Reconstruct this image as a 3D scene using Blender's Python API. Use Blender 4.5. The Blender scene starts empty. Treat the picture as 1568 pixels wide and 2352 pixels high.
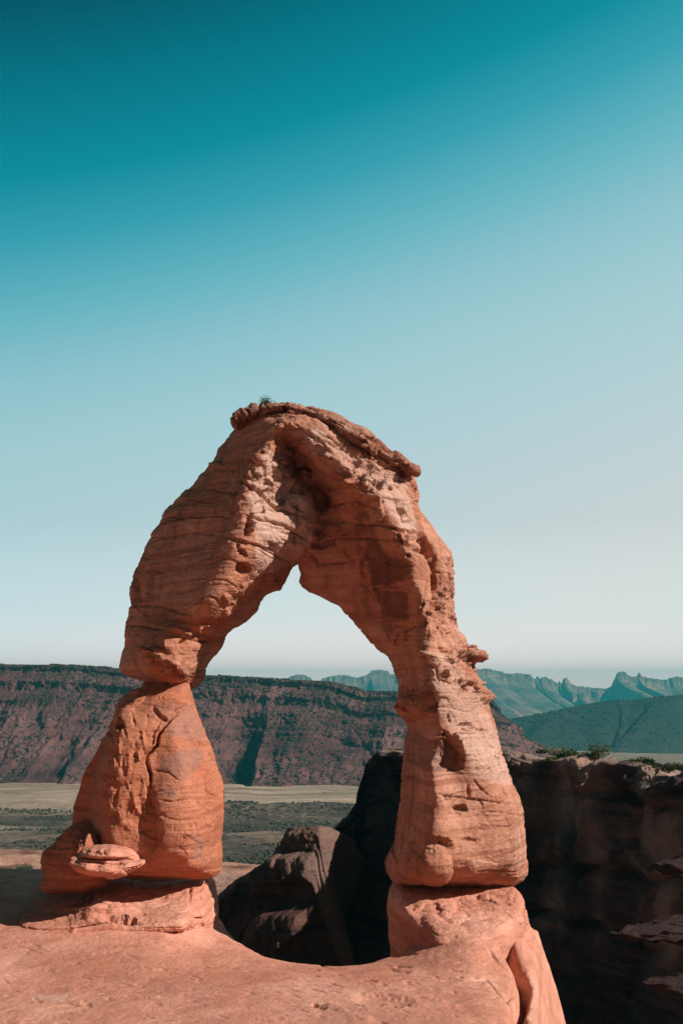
import bpy, math, random
import numpy as np
from mathutils import Vector

# ------------------------------------------------------------------ camera, world, sun, exposure
scene = bpy.context.scene
COL = scene.collection
PITCH = math.radians(9.9)
F = 2287.0                      # focal length in photo units (photo measured as 1568 x 2352)
cd = bpy.data.cameras.new("camera")
cam = bpy.data.objects.new("camera", cd)
COL.objects.link(cam)
cd.sensor_fit = 'VERTICAL'; cd.sensor_height = 36.0; cd.sensor_width = 24.0
cd.lens = 36.0 * F / 2352.0
cd.clip_start = 0.1; cd.clip_end = 60000
cam.rotation_euler = (math.radians(90) + PITCH, 0, 0)
scene.camera = cam

SUN_EL, SUN_AZ = math.radians(33), math.radians(-23)     # azimuth from +X, negative = towards the camera
sl = bpy.data.lights.new("sun", 'SUN'); sl.energy = 5.0; sl.angle = math.radians(0.5); sl.color = (1.0, 0.95, 0.9)
so = bpy.data.objects.new("sun", sl); COL.objects.link(so)
SV = Vector((math.cos(SUN_EL)*math.cos(SUN_AZ), math.cos(SUN_EL)*math.sin(SUN_AZ), math.sin(SUN_EL)))
so.rotation_euler = SV.to_track_quat('Z', 'Y').to_euler()

BACK_SKY = 0.32
world = bpy.data.worlds.new("World"); scene.world = world; world.use_nodes = True
wn, wl = world.node_tree.nodes, world.node_tree.links
wn.clear()
sky = wn.new('ShaderNodeTexSky'); sky.sky_type = 'NISHITA'; sky.sun_disc = False
sky.sun_elevation = SUN_EL; sky.sun_rotation = math.radians(90) - SUN_AZ
sky.altitude = 1500; sky.air_density = 1.0; sky.dust_density = 0.3; sky.ozone_density = 1.5
tc = wn.new('ShaderNodeTexCoord')
sep = wn.new('ShaderNodeSeparateXYZ'); wl.new(tc.outputs['Generated'], sep.inputs[0])
mx = wn.new('ShaderNodeMath'); mx.operation = 'MULTIPLY_ADD'; mx.inputs[1].default_value = -0.25
wl.new(sep.outputs['X'], mx.inputs[0]); wl.new(sep.outputs['Z'], mx.inputs[2])
my = wn.new('ShaderNodeMath'); my.operation = 'MULTIPLY_ADD'; my.inputs[1].default_value = 0.7; my.inputs[2].default_value = 0.25
wl.new(mx.outputs[0], my.inputs[0])
ramp = wn.new('ShaderNodeValToRGB'); wl.new(my.outputs[0], ramp.inputs[0])
def s2l(c): return tuple((v/255/12.92 if v < 10.3 else ((v/255+.055)/1.055)**2.4) for v in c)
SKY_RAMP = [(t*.7+.25, s2l(c)) for t, c in [(-.3, (196, 205, 207)), (0, (214, 217, 214)), (.08, (210, 216, 216)), (.2, (187, 212, 217)), (.3, (166, 206, 213)), (.36, (146, 197, 207)), (.42, (105, 182, 196)),
            (.48, (55, 160, 178)), (.53, (8, 140, 159)), (.59, (0, 118, 135)), (.65, (0, 84, 100)), (.8, (0, 45, 58)), (1.0, (0, 26, 38))]]
cr = ramp.color_ramp
while len(cr.elements) < len(SKY_RAMP): cr.elements.new(0.5)
for e, (p, c) in zip(cr.elements, SKY_RAMP):
    e.position = p; e.color = (*c, 1)
# the sky is dimmer on the side behind the camera, away from the pale band over the valley
yd = wn.new('ShaderNodeMapRange'); yd.inputs['From Min'].default_value = -.25; yd.inputs['From Max'].default_value = .7; yd.inputs['To Min'].default_value = BACK_SKY; yd.inputs['To Max'].default_value = 1.0
wl.new(sep.outputs['Y'], yd.inputs['Value'])
m3 = wn.new('ShaderNodeVectorMath'); m3.operation = 'SCALE'; m3.inputs['Scale'].default_value = 8.1; wl.new(ramp.outputs[0], m3.inputs[0])
mul = wn.new('ShaderNodeMix'); mul.data_type = 'VECTOR'; mul.inputs[0].default_value = 0.98
wl.new(sky.outputs[0], mul.inputs[4]); wl.new(m3.outputs[0], mul.inputs[5])
zd = wn.new('ShaderNodeMapRange'); zd.inputs['From Min'].default_value = 0; zd.inputs['From Max'].default_value = .16
wl.new(sep.outputs['Z'], zd.inputs['Value'])
zr = wn.new('ShaderNodeValToRGB'); wl.new(zd.outputs[0], zr.inputs[0])
while len(zr.color_ramp.elements) < 4: zr.color_ramp.elements.new(.5)
for e, (p, c) in zip(zr.color_ramp.elements, [(0, (1.95, 1.42, 1.39)), (.2, (1.58, 1.37, 1.36)), (.45, (1.22, 1.22, 1.22)), (1, (1, 1, 1))]):
    e.position = p; e.color = tuple(v/3 for v in c)+(1,)
zs = wn.new('ShaderNodeVectorMath'); zs.operation = 'SCALE'; zs.inputs['Scale'].default_value = 3.0; wl.new(zr.outputs[0], zs.inputs[0])
zm = wn.new('ShaderNodeVectorMath'); zm.operation = 'MULTIPLY'; wl.new(mul.outputs[1], zm.inputs[0]); wl.new(zs.outputs[0], zm.inputs[1])
m4 = wn.new('ShaderNodeVectorMath'); m4.operation = 'SCALE'; wl.new(zm.outputs[0], m4.inputs[0]); wl.new(yd.outputs[0], m4.inputs['Scale'])
bg = wn.new('ShaderNodeBackground'); bg.inputs[1].default_value = 0.1
wl.new(m4.outputs[0], bg.inputs[0])
wo = wn.new('ShaderNodeOutputWorld'); wl.new(bg.outputs[0], wo.inputs[0])

scene.view_settings.view_transform = 'Standard'; scene.view_settings.look = 'None'
scene.view_settings.exposure = 0.3; scene.view_settings.gamma = 1.0
scene.render.engine = 'CYCLES'
scene.cycles.max_bounces = 5; scene.cycles.diffuse_bounces = 4; scene.cycles.volume_bounces = 0

# ------------------------------------------------------------------ measuring the photograph
CP, SP = math.cos(PITCH), math.sin(PITCH)
def unproj(px, py, Y):
    """photo point -> world point at distance Y in front of the camera"""
    px, py = np.asarray(px, float), np.asarray(py, float)
    u, v = (px-784.0)/F, (1176.0-py)/F
    fy, fz = CP - v*SP, SP + v*CP
    t = Y/fy
    return u*t, fz*t
def proj(X, Y, Z):
    d = Y*CP + Z*SP; v = -Y*SP + Z*CP
    return 784.0 + F*X/d, 1176.0 - F*v/d
FR = {'P': (0, 0, 1), '1': (229.7, 861.2, .32957), '2': (631.6, 861.2, .32957), '3': (229.7, 1291.9, .32957),
      '4': (746.4, 1291.9, .32957), '5': (0, 1722.5, .36617), '6': (459.3, 1722.5, .36617), '7': (993.9, 1722.5, .36617),
      'a': (775.1, 1090.9, .18309), 'b': (861.2, 1464.1, .24408), 'c': (516.7, 918.6, .17088), 'd': (0, 1464.1, .36617)}
def Z(f, pts):
    ox, oy, s = FR[f]
    return [(ox+p[0]*s, oy+p[1]*s) + tuple(p[2:]) for p in pts]

# ------------------------------------------------------------------ noise
_rng = np.random.RandomState(7)
_perm = np.concatenate([_rng.permutation(256)]*3)
_g = _rng.normal(size=(256, 3)); _g /= np.linalg.norm(_g, axis=1)[:, None]
def pn(x, y, z):
    x, y, z = np.broadcast_arrays(x, y, z)
    xi, yi, zi = np.floor(x).astype(int), np.floor(y).astype(int), np.floor(z).astype(int)
    xf, yf, zf = x-xi, y-yi, z-zi
    xi &= 255; yi &= 255; zi &= 255
    u = xf*xf*xf*(xf*(xf*6-15)+10); v = yf*yf*yf*(yf*(yf*6-15)+10); w = zf*zf*zf*(zf*(zf*6-15)+10)
    def gr(a, b, c):
        h = _perm[_perm[_perm[(xi+a) & 255]+((yi+b) & 255)]+((zi+c) & 255)]
        g = _g[h]
        return g[..., 0]*(xf-a)+g[..., 1]*(yf-b)+g[..., 2]*(zf-c)
    def L(t, a, b): return a+t*(b-a)
    return 1.6*L(w, L(v, L(u, gr(0,0,0), gr(1,0,0)), L(u, gr(0,1,0), gr(1,1,0))),
                 L(v, L(u, gr(0,0,1), gr(1,0,1)), L(u, gr(0,1,1), gr(1,1,1))))
def fbm(x, y, z, o=4, g=0.5):
    a, s, t = 1.0, 0.0, 0.0
    for i in range(o):
        s = s + a*pn(x+17.3*i, y+5.1*i, z+9.7*i); t += a; a *= g
        x, y, z = x*2.03, y*2.03, z*2.03
    return s/t
def ridged(x, y, z, o=3):
    a, s, t = 1.0, 0.0, 0.0
    for i in range(o):
        s = s + a*(1-2*np.abs(pn(x+7.3*i, y+15.1*i, z+3.7*i))); t += a; a *= 0.5
        x, y, z = x*2.1, y*2.1, z*2.1
    return s/t
def ss(a, b, x):
    t = np.clip((x-a)/(b-a), 0, 1); return t*t*(3-2*t)
def cell(x, y, z):
    """distance to the border between the two nearest cells, and a random number for the cell"""
    xi, yi, zi = np.floor(x).astype(int), np.floor(y).astype(int), np.floor(z).astype(int)
    d1 = np.full(x.shape, 9.0); d2 = np.full(x.shape, 9.0); idc = np.zeros(x.shape)
    for a in (-1, 0, 1):
        for b in (-1, 0, 1):
            for c in (-1, 0, 1):
                h = _perm[_perm[_perm[(xi+a) & 255]+((yi+b) & 255)]+((zi+c) & 255)]
                o = _g[h]*0.5+0.5
                d = (xi+a+o[..., 0]-x)**2+(yi+b+o[..., 1]-y)**2+(zi+c+o[..., 2]-z)**2
                nw = d < d1
                d2 = np.where(nw, d1, np.minimum(d2, d)); idc = np.where(nw, h/255.0, idc); d1 = np.where(nw, d, d1)
    return np.sqrt(d2)-np.sqrt(d1), idc

# ------------------------------------------------------------------ mesh helpers
def tag(o, label=None, cat=None, group=None, kind=None):
    if label: o['label'] = label
    if cat: o['category'] = cat
    if group: o['group'] = group
    if kind: o['kind'] = kind
    return o
def mesh_obj(name, V, Fc, mat, parent=None, attrs=None, smooth=True, loc=None, mats=None):
    V = np.asarray(V, float); Fc = np.asarray(Fc)
    if loc is not None: V = V - np.array(loc)
    me = bpy.data.meshes.new(name)
    n, k = Fc.shape
    me.vertices.add(len(V)); me.vertices.foreach_set('co', V.astype(np.float32).ravel())
    me.loops.add(n*k); me.loops.foreach_set('vertex_index', Fc.astype(np.int32).ravel())
    me.polygons.add(n)
    me.polygons.foreach_set('loop_start', (np.arange(n)*k).astype(np.int32))
    me.polygons.foreach_set('loop_total', np.full(n, k, np.int32))
    me.polygons.foreach_set('use_smooth', np.full(n, smooth))
    me.update(calc_edges=True); me.validate()
    for an, av in (attrs or {}).items():
        if getattr(av, 'ndim', 1) == 1:
            a = me.attributes.new(an, 'FLOAT', 'POINT'); a.data.foreach_set('value', av.astype(np.float32))
    for m in (mats or [mat]): me.materials.append(m)
    o = bpy.data.objects.new(name, me); COL.objects.link(o)
    if loc is not None and parent is None: o.location = loc
    if parent is not None: o.parent = parent
    return o
def empty(name, loc):
    o = bpy.data.objects.new(name, None); COL.objects.link(o); o.location = loc; o.empty_display_size = .5
    return o
def gridfaces(nu, nv, flip=False):
    i = np.arange(nu-1)[:, None]*nv + np.arange(nv-1)[None, :]
    q = np.stack([i, i+1, i+nv+1, i+nv], -1).reshape(-1, 4)
    return q[:, ::-1] if flip else q
def vnormals(V, Fc):
    a = V[Fc[:, 2]]-V[Fc[:, 0]]; b = V[Fc[:, 3]]-V[Fc[:, 1]]
    n = np.cross(a, b); N = np.zeros_like(V)
    for k in range(4):
        for c in range(3):
            N[:, c] += np.bincount(Fc[:, k], n[:, c], len(V))
    return N/np.maximum(np.linalg.norm(N, axis=1), 1e-9)[:, None]
def relax(V, Fc, it, lam=0.5):
    E = np.concatenate([Fc[:, [0, 1]], Fc[:, [1, 2]], Fc[:, [2, 3]], Fc[:, [3, 0]]])
    cnt = np.bincount(E[:, 0], minlength=len(V))+np.bincount(E[:, 1], minlength=len(V))
    for _ in range(it):
        for l in (lam, -lam*1.02):
            S = np.stack([np.bincount(E[:, 0], V[E[:, 1], c], len(V))+np.bincount(E[:, 1], V[E[:, 0], c], len(V)) for c in range(3)], 1)
            V = V + l*(S/np.maximum(cnt, 1)[:, None]-V)
    return V
def nets(f, org, h):
    """surface nets: quads round the zero level of f (positive inside)"""
    ins = f > 0
    c = sum(ins[a:f.shape[0]-1+a, b:f.shape[1]-1+b, d:f.shape[2]-1+d].astype(np.int8) for a in (0, 1) for b in (0, 1) for d in (0, 1))
    act = (c > 0) & (c < 8)
    idx = np.full(act.shape, -1, np.int64); I = np.argwhere(act); idx[act] = np.arange(len(I))
    P = np.zeros((len(I), 3)); n = np.zeros(len(I))
    for ax in range(3):
        o1, o2 = [k for k in range(3) if k != ax]
        for a in (0, 1):
            for b in (0, 1):
                q = I.copy(); q[:, o1] += a; q[:, o2] += b
                r = q.copy(); r[:, ax] += 1
                f0 = f[q[:, 0], q[:, 1], q[:, 2]]; f1 = f[r[:, 0], r[:, 1], r[:, 2]]
                cr_ = (f0 > 0) != (f1 > 0)
                t = np.where(cr_, f0/np.where(cr_, f0-f1, 1), 0)
                pt = q.astype(float); pt[:, ax] += t
                P += pt*cr_[:, None]; n += cr_
    P /= n[:, None]
    Q = []
    for ax in range(3):
        o1, o2 = (ax+1) % 3, (ax+2) % 3
        sl0 = [slice(None)]*3; sl1 = [slice(None)]*3
        sl0[ax] = slice(0, -1); sl1[ax] = slice(1, None)
        A, B = ins[tuple(sl0)], ins[tuple(sl1)]
        E = np.argwhere(A != B)
        E = E[(E[:, o1] > 0) & (E[:, o2] > 0) & (E[:, o1] < f.shape[o1]-1) & (E[:, o2] < f.shape[o2]-1)]
        def cc(a, b):
            q = E.copy(); q[:, o1] -= a; q[:, o2] -= b
            return idx[q[:, 0], q[:, 1], q[:, 2]]
        qd = np.stack([cc(1, 1), cc(0, 1), cc(0, 0), cc(1, 0)], 1)
        fl = B[tuple(E.T)]
        qd[fl] = qd[fl][:, ::-1]
        Q.append(qd)
    return P*h+np.array(org), np.concatenate(Q)
def subdiv(V, Fc):
    """one level of linear subdivision (each quad into four)"""
    E = np.sort(np.concatenate([Fc[:, [0, 1]], Fc[:, [1, 2]], Fc[:, [2, 3]], Fc[:, [3, 0]]]), axis=1)
    key = E[:, 0]*len(V)+E[:, 1]
    uk, inv = np.unique(key, return_inverse=True)
    em = (V[uk//len(V)]+V[uk % len(V)])/2
    nf = len(Fc); e = inv.reshape(4, nf).T+len(V)
    fc = V[Fc].mean(1); ci = np.arange(nf)+len(V)+len(em)
    NV = np.concatenate([V, em, fc])
    NF = np.concatenate([np.stack([Fc[:, k], e[:, k], ci, e[:, (k+3) % 4]], 1) for k in range(4)])
    return NV, NF
def polydist(poly, X, Y_):
    P = np.asarray(poly, float); d = np.full(X.shape, 1e9); ins = np.zeros(X.shape, bool)
    for i in range(len(P)):
        a, b = P[i], P[(i+1) % len(P)]
        ab = b-a; L2 = max(ab@ab, 1e-12)
        t = np.clip(((X-a[0])*ab[0]+(Y_-a[1])*ab[1])/L2, 0, 1)
        d = np.minimum(d, (X-a[0]-t*ab[0])**2+(Y_-a[1]-t*ab[1])**2)
        if a[1] != b[1]:
            ins ^= ((a[1] > Y_) != (b[1] > Y_)) & (X < (b[0]-a[0])*(Y_-a[1])/(b[1]-a[1])+a[0])
    return np.where(ins, 1, -1)*np.sqrt(d)
def densify(pts, step):
    out = []
    for a, b in zip(pts[:-1], pts[1:]):
        a, b = np.array(a, float), np.array(b, float)
        n = max(1, int(np.hypot(*(b-a)[:2])/step))
        for k in range(n): out.append(a+(b-a)*k/n)
    out.append(np.array(pts[-1], float))
    return np.array(out)
def rbf(pts, vals, X, Y_):
    P = np.asarray(pts); v = np.asarray(vals)
    K = np.hypot(P[:, None, 0]-P[None, :, 0], P[:, None, 1]-P[None, :, 1])
    n = len(P); A = np.zeros((n+1, n+1)); A[:n, :n] = K-np.eye(n)*0.02; A[:n, n] = 1; A[n, :n] = 1
    w = np.linalg.solve(A, np.append(v, 0))
    out = np.full(X.shape, w[n])
    for i in range(n): out += w[i]*np.hypot(X-P[i, 0], Y_-P[i, 1])
    return out
def blur2(A, k):
    for _ in range(k):
        B = np.pad(A, 1, mode='edge'); A = (B[:-2, 1:-1]+B[2:, 1:-1]+B[1:-1, :-2]+B[1:-1, 2:]+2*A)/6
    return A
def rock_volume(poly, Y0, ctrl, back, w, h, blur=1, step=16, edgeD=None, wb=None):
    """solid rock: outline in the plane Y0 (photo units), measured front relief (metres towards the camera), rounded back"""
    px, pz = unproj([p[0] for p in poly], [p[1] for p in poly], Y0)
    W = np.stack([px, pz], 1)
    cp, cv = [], []
    for line in ctrl:
        L = densify(line, step) if len(line) > 1 else np.array(line, float)
        for q in L:
            x, z = unproj(q[0], q[1], Y0-q[2]); cp.append((float(x), float(z))); cv.append(q[2])
    if edgeD is not None:
        dd = densify([tuple(p) for p in W]+[tuple(W[0])], 0.6)
        for q in dd: cp.append((q[0], q[1])); cv.append(edgeD)
    cp = np.array(cp); cv = np.array(cv)
    _, ui = np.unique(np.round(cp/0.05), axis=0, return_index=True); cp, cv = cp[ui], cv[ui]
    x0, x1, z0, z1 = W[:, 0].min()-.3, W[:, 0].max()+.3, W[:, 1].min()-.3, W[:, 1].max()+.3
    fr = max(cv)+.3
    xs = np.arange(x0, x1, h); ys = np.arange(Y0-fr, Y0+back+.3, h); zs = np.arange(z0, z1, h)
    XX, ZZ = np.meshgrid(xs, zs, indexing='ij')
    s = polydist(W, XX, ZZ)
    D = np.clip(blur2(rbf(cp, cv, XX, ZZ), blur), .35, 9)
    yy = (Y0-ys)[None, :, None]
    Dd = np.where(yy > 0, D[:, None, :], back)
    r = np.abs(yy)/Dd
    ww = np.where(yy > 0, w, wb or w*1.6)
    t1 = s[:, None, :]-ww*(1-np.sqrt(np.clip(1-r*r, 0, 1)))-np.maximum(r-1, 0)*Dd
    f = np.minimum(t1, Dd*(1-r)).astype(np.float32)
    V, Q = nets(f, (x0, ys[0], z0), h)
    return relax(V, Q, 3), Q

def strokes(V, N, feats, front=True):
    """cracks, ledges, hollows and knobs measured on the photograph, as offsets along the normal"""
    px, py = proj(V[:, 0], V[:, 1], V[:, 2])
    d = np.zeros(len(V)); fm = ss(0.0, 0.35, -N[:, 1]) if front else 1.0
    wob = fbm(px*.06, py*.06, px*0, 3)*3; w2x = fbm(px*.12, py*.12, px*0+7, 3)*7; w2y = fbm(px*.12, py*.12, px*0+17, 3)*7
    for ft in feats:
        kind = ft[0]
        if kind in ('groove', 'ridge', 'step'):
            _, pts, w, dep = ft
            P = np.array(pts, float); R = w*(6 if kind == 'step' else 3)
            m = (px > P[:, 0].min()-R) & (px < P[:, 0].max()+R) & (py > P[:, 1].min()-R) & (py < P[:, 1].max()+R)
            if not m.any(): continue
            x, y = px[m]+wob[m]*.5, py[m]+wob[m]*.5; best = np.full(x.shape, 1e9); side = np.zeros(x.shape); tt = np.zeros(x.shape)
            n = len(P)-1
            for i in range(n):
                a, b = P[i], P[i+1]; ab = b-a; L2 = ab@ab
                t = np.clip(((x-a[0])*ab[0]+(y-a[1])*ab[1])/L2, 0, 1)
                dx, dy = x-a[0]-t*ab[0], y-a[1]-t*ab[1]; dd = np.hypot(dx, dy)
                u = dd < best; best = np.where(u, dd, best); side = np.where(u, ab[0]*dy-ab[1]*dx, side); tt = np.where(u, (i+t)/n, tt)
            ends = ss(0, .12, tt)*ss(0, .12, 1-tt) if kind == 'step' else 0.35+.65*ss(0, .15, tt)*ss(0, .15, 1-tt)
            if kind == 'groove': d[m] -= dep*np.exp(-(best/w)**2)*ends
            elif kind == 'ridge': d[m] += dep*np.exp(-(best/w)**2)*ends
            else:   # material stands proud on the left-hand side of the line's direction (screen), fading away from it
                sd = np.where(side < 0, best, -best)
                d[m] += dep*ss(-1.5, 1.5, sd)*np.exp(-np.maximum(sd, 0)/(w))*ends
        else:
            _, (cx, cy, rx, ry, ang), dep = ft[:3]
            p = ft[3] if len(ft) > 3 else 1.0
            a = math.radians(ang); x, y = px-cx+w2x*min(1, rx/9), py-cy+w2y*min(1, ry/9)
            r2 = np.abs((x*math.cos(a)+y*math.sin(a))/rx)**2.6+np.abs((-x*math.sin(a)+y*math.cos(a))/ry)**2.6
            d += (dep if kind == 'knob' else -dep)*np.clip(1-r2, 0, 1)**p
    return d*fm
def paint(V, polys, soft):
    """0..1 mask from outlines measured on the photograph (stains, varnish, and sunlit paleness painted into the colour)"""
    px, py = proj(V[:, 0], V[:, 1], V[:, 2]); out = np.zeros(len(V))
    x, y = px+fbm(px*.05, py*.05, 0*px, 3)*9, py+fbm(px*.05+9, py*.05, 0*px, 3)*9
    for pl, val in polys:
        q = np.array(pl); m = (px > q[:, 0].min()-20) & (px < q[:, 0].max()+20) & (py > q[:, 1].min()-20) & (py < q[:, 1].max()+20) & (V[:, 1] < 33.2)
        s = polydist(pl, x[m], y[m])
        out[m] = np.maximum(out[m], val*ss(-soft, soft, s))
    return out
# ------------------------------------------------------------------ materials
def newmat(name):
    m = bpy.data.materials.new(name); m.use_nodes = True; nt = m.node_tree; nt.nodes.clear()
    out = nt.nodes.new('ShaderNodeOutputMaterial'); b = nt.nodes.new('ShaderNodeBsdfPrincipled')
    b.inputs['Roughness'].default_value = 0.9; b.inputs['Specular IOR Level'].default_value = 0.15
    nt.links.new(b.outputs[0], out.inputs[0])
    return m, nt, b
class NT:
    def __init__(s, nt): s.nt = nt; s.geo = nt.nodes.new('ShaderNodeNewGeometry')
    def n(s, t, **k):
        x = s.nt.nodes.new(t)
        for a, b in k.items(): setattr(x, a, b)
        return x
    def link(s, a, b): s.nt.links.new(a, b)
    def vec(s, sc, off=(0, 0, 0)):
        m = s.n('ShaderNodeMapping'); m.inputs['Scale'].default_value = sc; m.inputs['Location'].default_value = off
        s.link(s.geo.outputs['Position'], m.inputs[0]); return m.outputs[0]
    def noise(s, sc, detail=4, rough=.55, vec=None, dist=0, off=(0, 0, 0)):
        x = s.n('ShaderNodeTexNoise'); x.inputs['Scale'].default_value = 1; x.inputs['Detail'].default_value = detail
        x.inputs['Roughness'].default_value = rough; x.inputs['Distortion'].default_value = dist
        s.link(vec or s.vec(sc, off), x.inputs['Vector']); return x.outputs['Fac']
    def ramp(s, fac, stops):
        r = s.n('ShaderNodeValToRGB'); c = r.color_ramp
        while len(c.elements) < len(stops): c.elements.new(.5)
        for e, (p, v) in zip(c.elements, stops):
            e.position = p; e.color = (v, v, v, 1) if not hasattr(v, '__len__') else (*v, 1)
        s.link(fac, r.inputs[0]); return r.outputs[0]
    def mix(s, f, a, b, mode='MIX'):
        x = s.n('ShaderNodeMix', data_type='RGBA', blend_type=mode)
        for i, v in ((0, f), (6, a), (7, b)):
            if hasattr(v, 'links') or hasattr(v, 'is_linked'): s.link(v, x.inputs[i])
            elif i == 0: x.inputs[0].default_value = v
            else: x.inputs[i].default_value = (*v, 1)
        return x.outputs[2]
    def math(s, op, a, b=0):
        x = s.n('ShaderNodeMath', operation=op)
        for i, v in ((0, a), (1, b)):
            if hasattr(v, 'is_linked'): s.link(v, x.inputs[i])
            else: x.inputs[i].default_value = v
        return x.outputs[0]
    def attr(s, name):
        x = s.n('ShaderNodeAttribute'); x.attribute_name = name; return x.outputs['Fac']
    def bump(s, h, strength, dist, prev=None):
        b = s.n('ShaderNodeBump'); b.inputs['Strength'].default_value = strength; b.inputs['Distance'].default_value = dist
        s.link(h, b.inputs['Height'])
        if prev is not None: s.link(prev, b.inputs['Normal'])
        return b.outputs[0]
def sandstone(name, base=(.57, .225, .125), light=(.70, .36, .245), dark=(.33, .11, .06), strata=1.0, bumpk=1.0, streak=.5, tilt=0.0, sc=1.0):
    m, nt, b = newmat(name); g = NT(nt)
    v = g.vec((.16*sc, .16*sc, 2.6*sc)); 
    if tilt:
        mp = g.n('ShaderNodeMapping'); mp.vector_type = 'POINT'; mp.inputs['Rotation'].default_value = (0, tilt, 0)
        g.link(g.geo.outputs['Position'], mp.inputs[0])
        m2 = g.n('ShaderNodeMapping'); m2.inputs['Scale'].default_value = (.16*sc, .16*sc, 2.6*sc); g.link(mp.outputs[0], m2.inputs[0]); v = m2.outputs[0]
    v2 = g.vec((.5*sc, .5*sc, 9*sc))
    big = g.noise((.35*sc,)*3, 5, .6)
    st = g.noise(None, 6, .65, vec=v, dist=.25)
    fine = g.noise((9*sc,)*3, 8, .7)
    col = g.mix(g.ramp(big, [(.35, 0), (.65, 1)]), base, light)
    col = g.mix(g.math('MULTIPLY', g.ramp(st, [(.40, 1), (.50, 0)]), .55*strata), col, dark)
    col = g.mix(g.math('MULTIPLY', g.ramp(st, [(.56, 0), (.68, 1)]), .45*strata), col, light)
    blot = g.noise((1.7*sc,)*3, 6, .7, off=(3, 1, 8))
    col = g.mix(g.math('MULTIPLY', g.ramp(blot, [(.40, 1), (.52, 0)]), .35), col, dark)
    stx = g.noise((1.6*sc, 1.6*sc, .22*sc), 6, .6, off=(7, 3, 1))
    col = g.mix(g.math('MULTIPLY', g.ramp(stx, [(.52, 0), (.66, 1)]), streak), col, (.17, .075, .055))
    st2 = g.noise(None, 3, .6, vec=v2, dist=.3)
    col = g.mix(g.math('MULTIPLY', g.ramp(st2, [(.42, 1), (.5, 0)]), .24*strata), col, dark)
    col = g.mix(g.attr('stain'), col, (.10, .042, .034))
    col = g.mix(g.attr('grey'), col, (.27, .185, .165))
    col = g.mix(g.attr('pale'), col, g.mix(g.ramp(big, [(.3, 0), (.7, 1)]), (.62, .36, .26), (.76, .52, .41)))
    col = g.mix(g.math('MULTIPLY', g.ramp(fine, [(.35, 1), (.6, 0)]), .28), col, dark)
    g.link(col, b.inputs['Base Color'])
    h = g.bump(g.noise((3.2*sc,)*3, 9, .72), .8*bumpk, .2/sc)
    h = g.bump(st, .7*bumpk*strata, .16/sc, h)
    h = g.bump(fine, .8*bumpk, .05/sc, h)
    g.link(h, b.inputs['Normal'])
    return m
M_arch = sandstone('arch_sandstone')
M_cap = sandstone('cap_sandstone', base=(.48, .205, .13), light=(.62, .34, .24), strata=1.3, streak=.35, bumpk=1.2)
M_block = sandstone('leg_sandstone', base=(.58, .19, .095), light=(.66, .27, .16), dark=(.36, .11, .055), streak=.35)
M_slab = sandstone('slickrock', base=(.63, .24, .15), light=(.77, .375, .265), dark=(.40, .15, .09), strata=.8, bumpk=.75, streak=.12)
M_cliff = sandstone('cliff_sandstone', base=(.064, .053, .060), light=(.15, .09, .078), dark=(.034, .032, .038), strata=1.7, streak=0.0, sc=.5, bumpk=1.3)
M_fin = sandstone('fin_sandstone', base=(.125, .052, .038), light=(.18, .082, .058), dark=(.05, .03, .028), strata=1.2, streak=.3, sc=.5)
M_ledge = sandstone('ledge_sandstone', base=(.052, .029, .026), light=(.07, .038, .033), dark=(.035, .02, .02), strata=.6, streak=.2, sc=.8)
M_shelf = sandstone('shelf_sandstone', base=(.46, .24, .16), light=(.56, .34, .25), dark=(.20, .10, .07), strata=.9, streak=.2, sc=.5)
def veg_ground(name, soilA, soilB, scrub, sc, cover=.5, bumpd=1.0, stretch=1.0):
    m, nt, b = newmat(name); g = NT(nt)
    n1 = g.noise((.02*sc*stretch, .02*sc, .03*sc), 6, .6)
    sp = g.noise((.35*sc,)*3, 5, .75)
    sp2 = g.noise((.09*sc, .09*sc, .16*sc), 5, .7, off=(5, 5, 5))
    col = g.mix(g.ramp(n1, [(.38, 0), (.62, 1)]), soilA, soilB)
    lay = g.noise((.006*sc, .006*sc, .22*sc), 3, .6)
    col = g.mix(g.math('MULTIPLY', g.ramp(lay, [(.5, 0), (.6, 1)]), .35), col, soilB)
    c2 = g.math('ADD', g.math('MULTIPLY', sp, .6), g.math('MULTIPLY', sp2, .4))
    col = g.mix(g.math('MULTIPLY', g.ramp(c2, [(.50-.12*cover, 1), (.56-.05*cover, 0)]), .9), col, scrub)
    col = g.mix(g.math('MULTIPLY', g.attr('veg'), g.ramp(sp, [(.45, 1), (.62, .35)])), col, scrub)
    col = g.mix(g.attr('meadow'), col, g.mix(g.ramp(g.noise((.008*sc, .045*sc, .03), 8, .7), [(.40, 0), (.60, 1)]), (.26, .19, .12), (.56, .40, .29)))
    g.link(col, b.inputs['Base Color'])
    h = g.bump(sp, .8, 2.0*bumpd/sc); g.link(h, b.inputs['Normal'])
    return m
M_mesa = veg_ground('mesa_soil', (.105, .036, .034), (.23, .10, .088), (.022, .022, .022), 1.0, cover=.7, bumpd=2)
M_valley = veg_ground('valley_soil', (.20, .13, .085), (.34, .215, .15), (.042, .035, .026), 1.0, cover=.6)
M_hill = veg_ground('hill_soil', (.045, .05, .035), (.075, .075, .05), (.018, .03, .022), .8, cover=.9)
M_far = veg_ground('far_soil', (.20, .12, .09), (.42, .25, .20), (.05, .07, .05), .25, cover=.7, bumpd=1)
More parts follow.
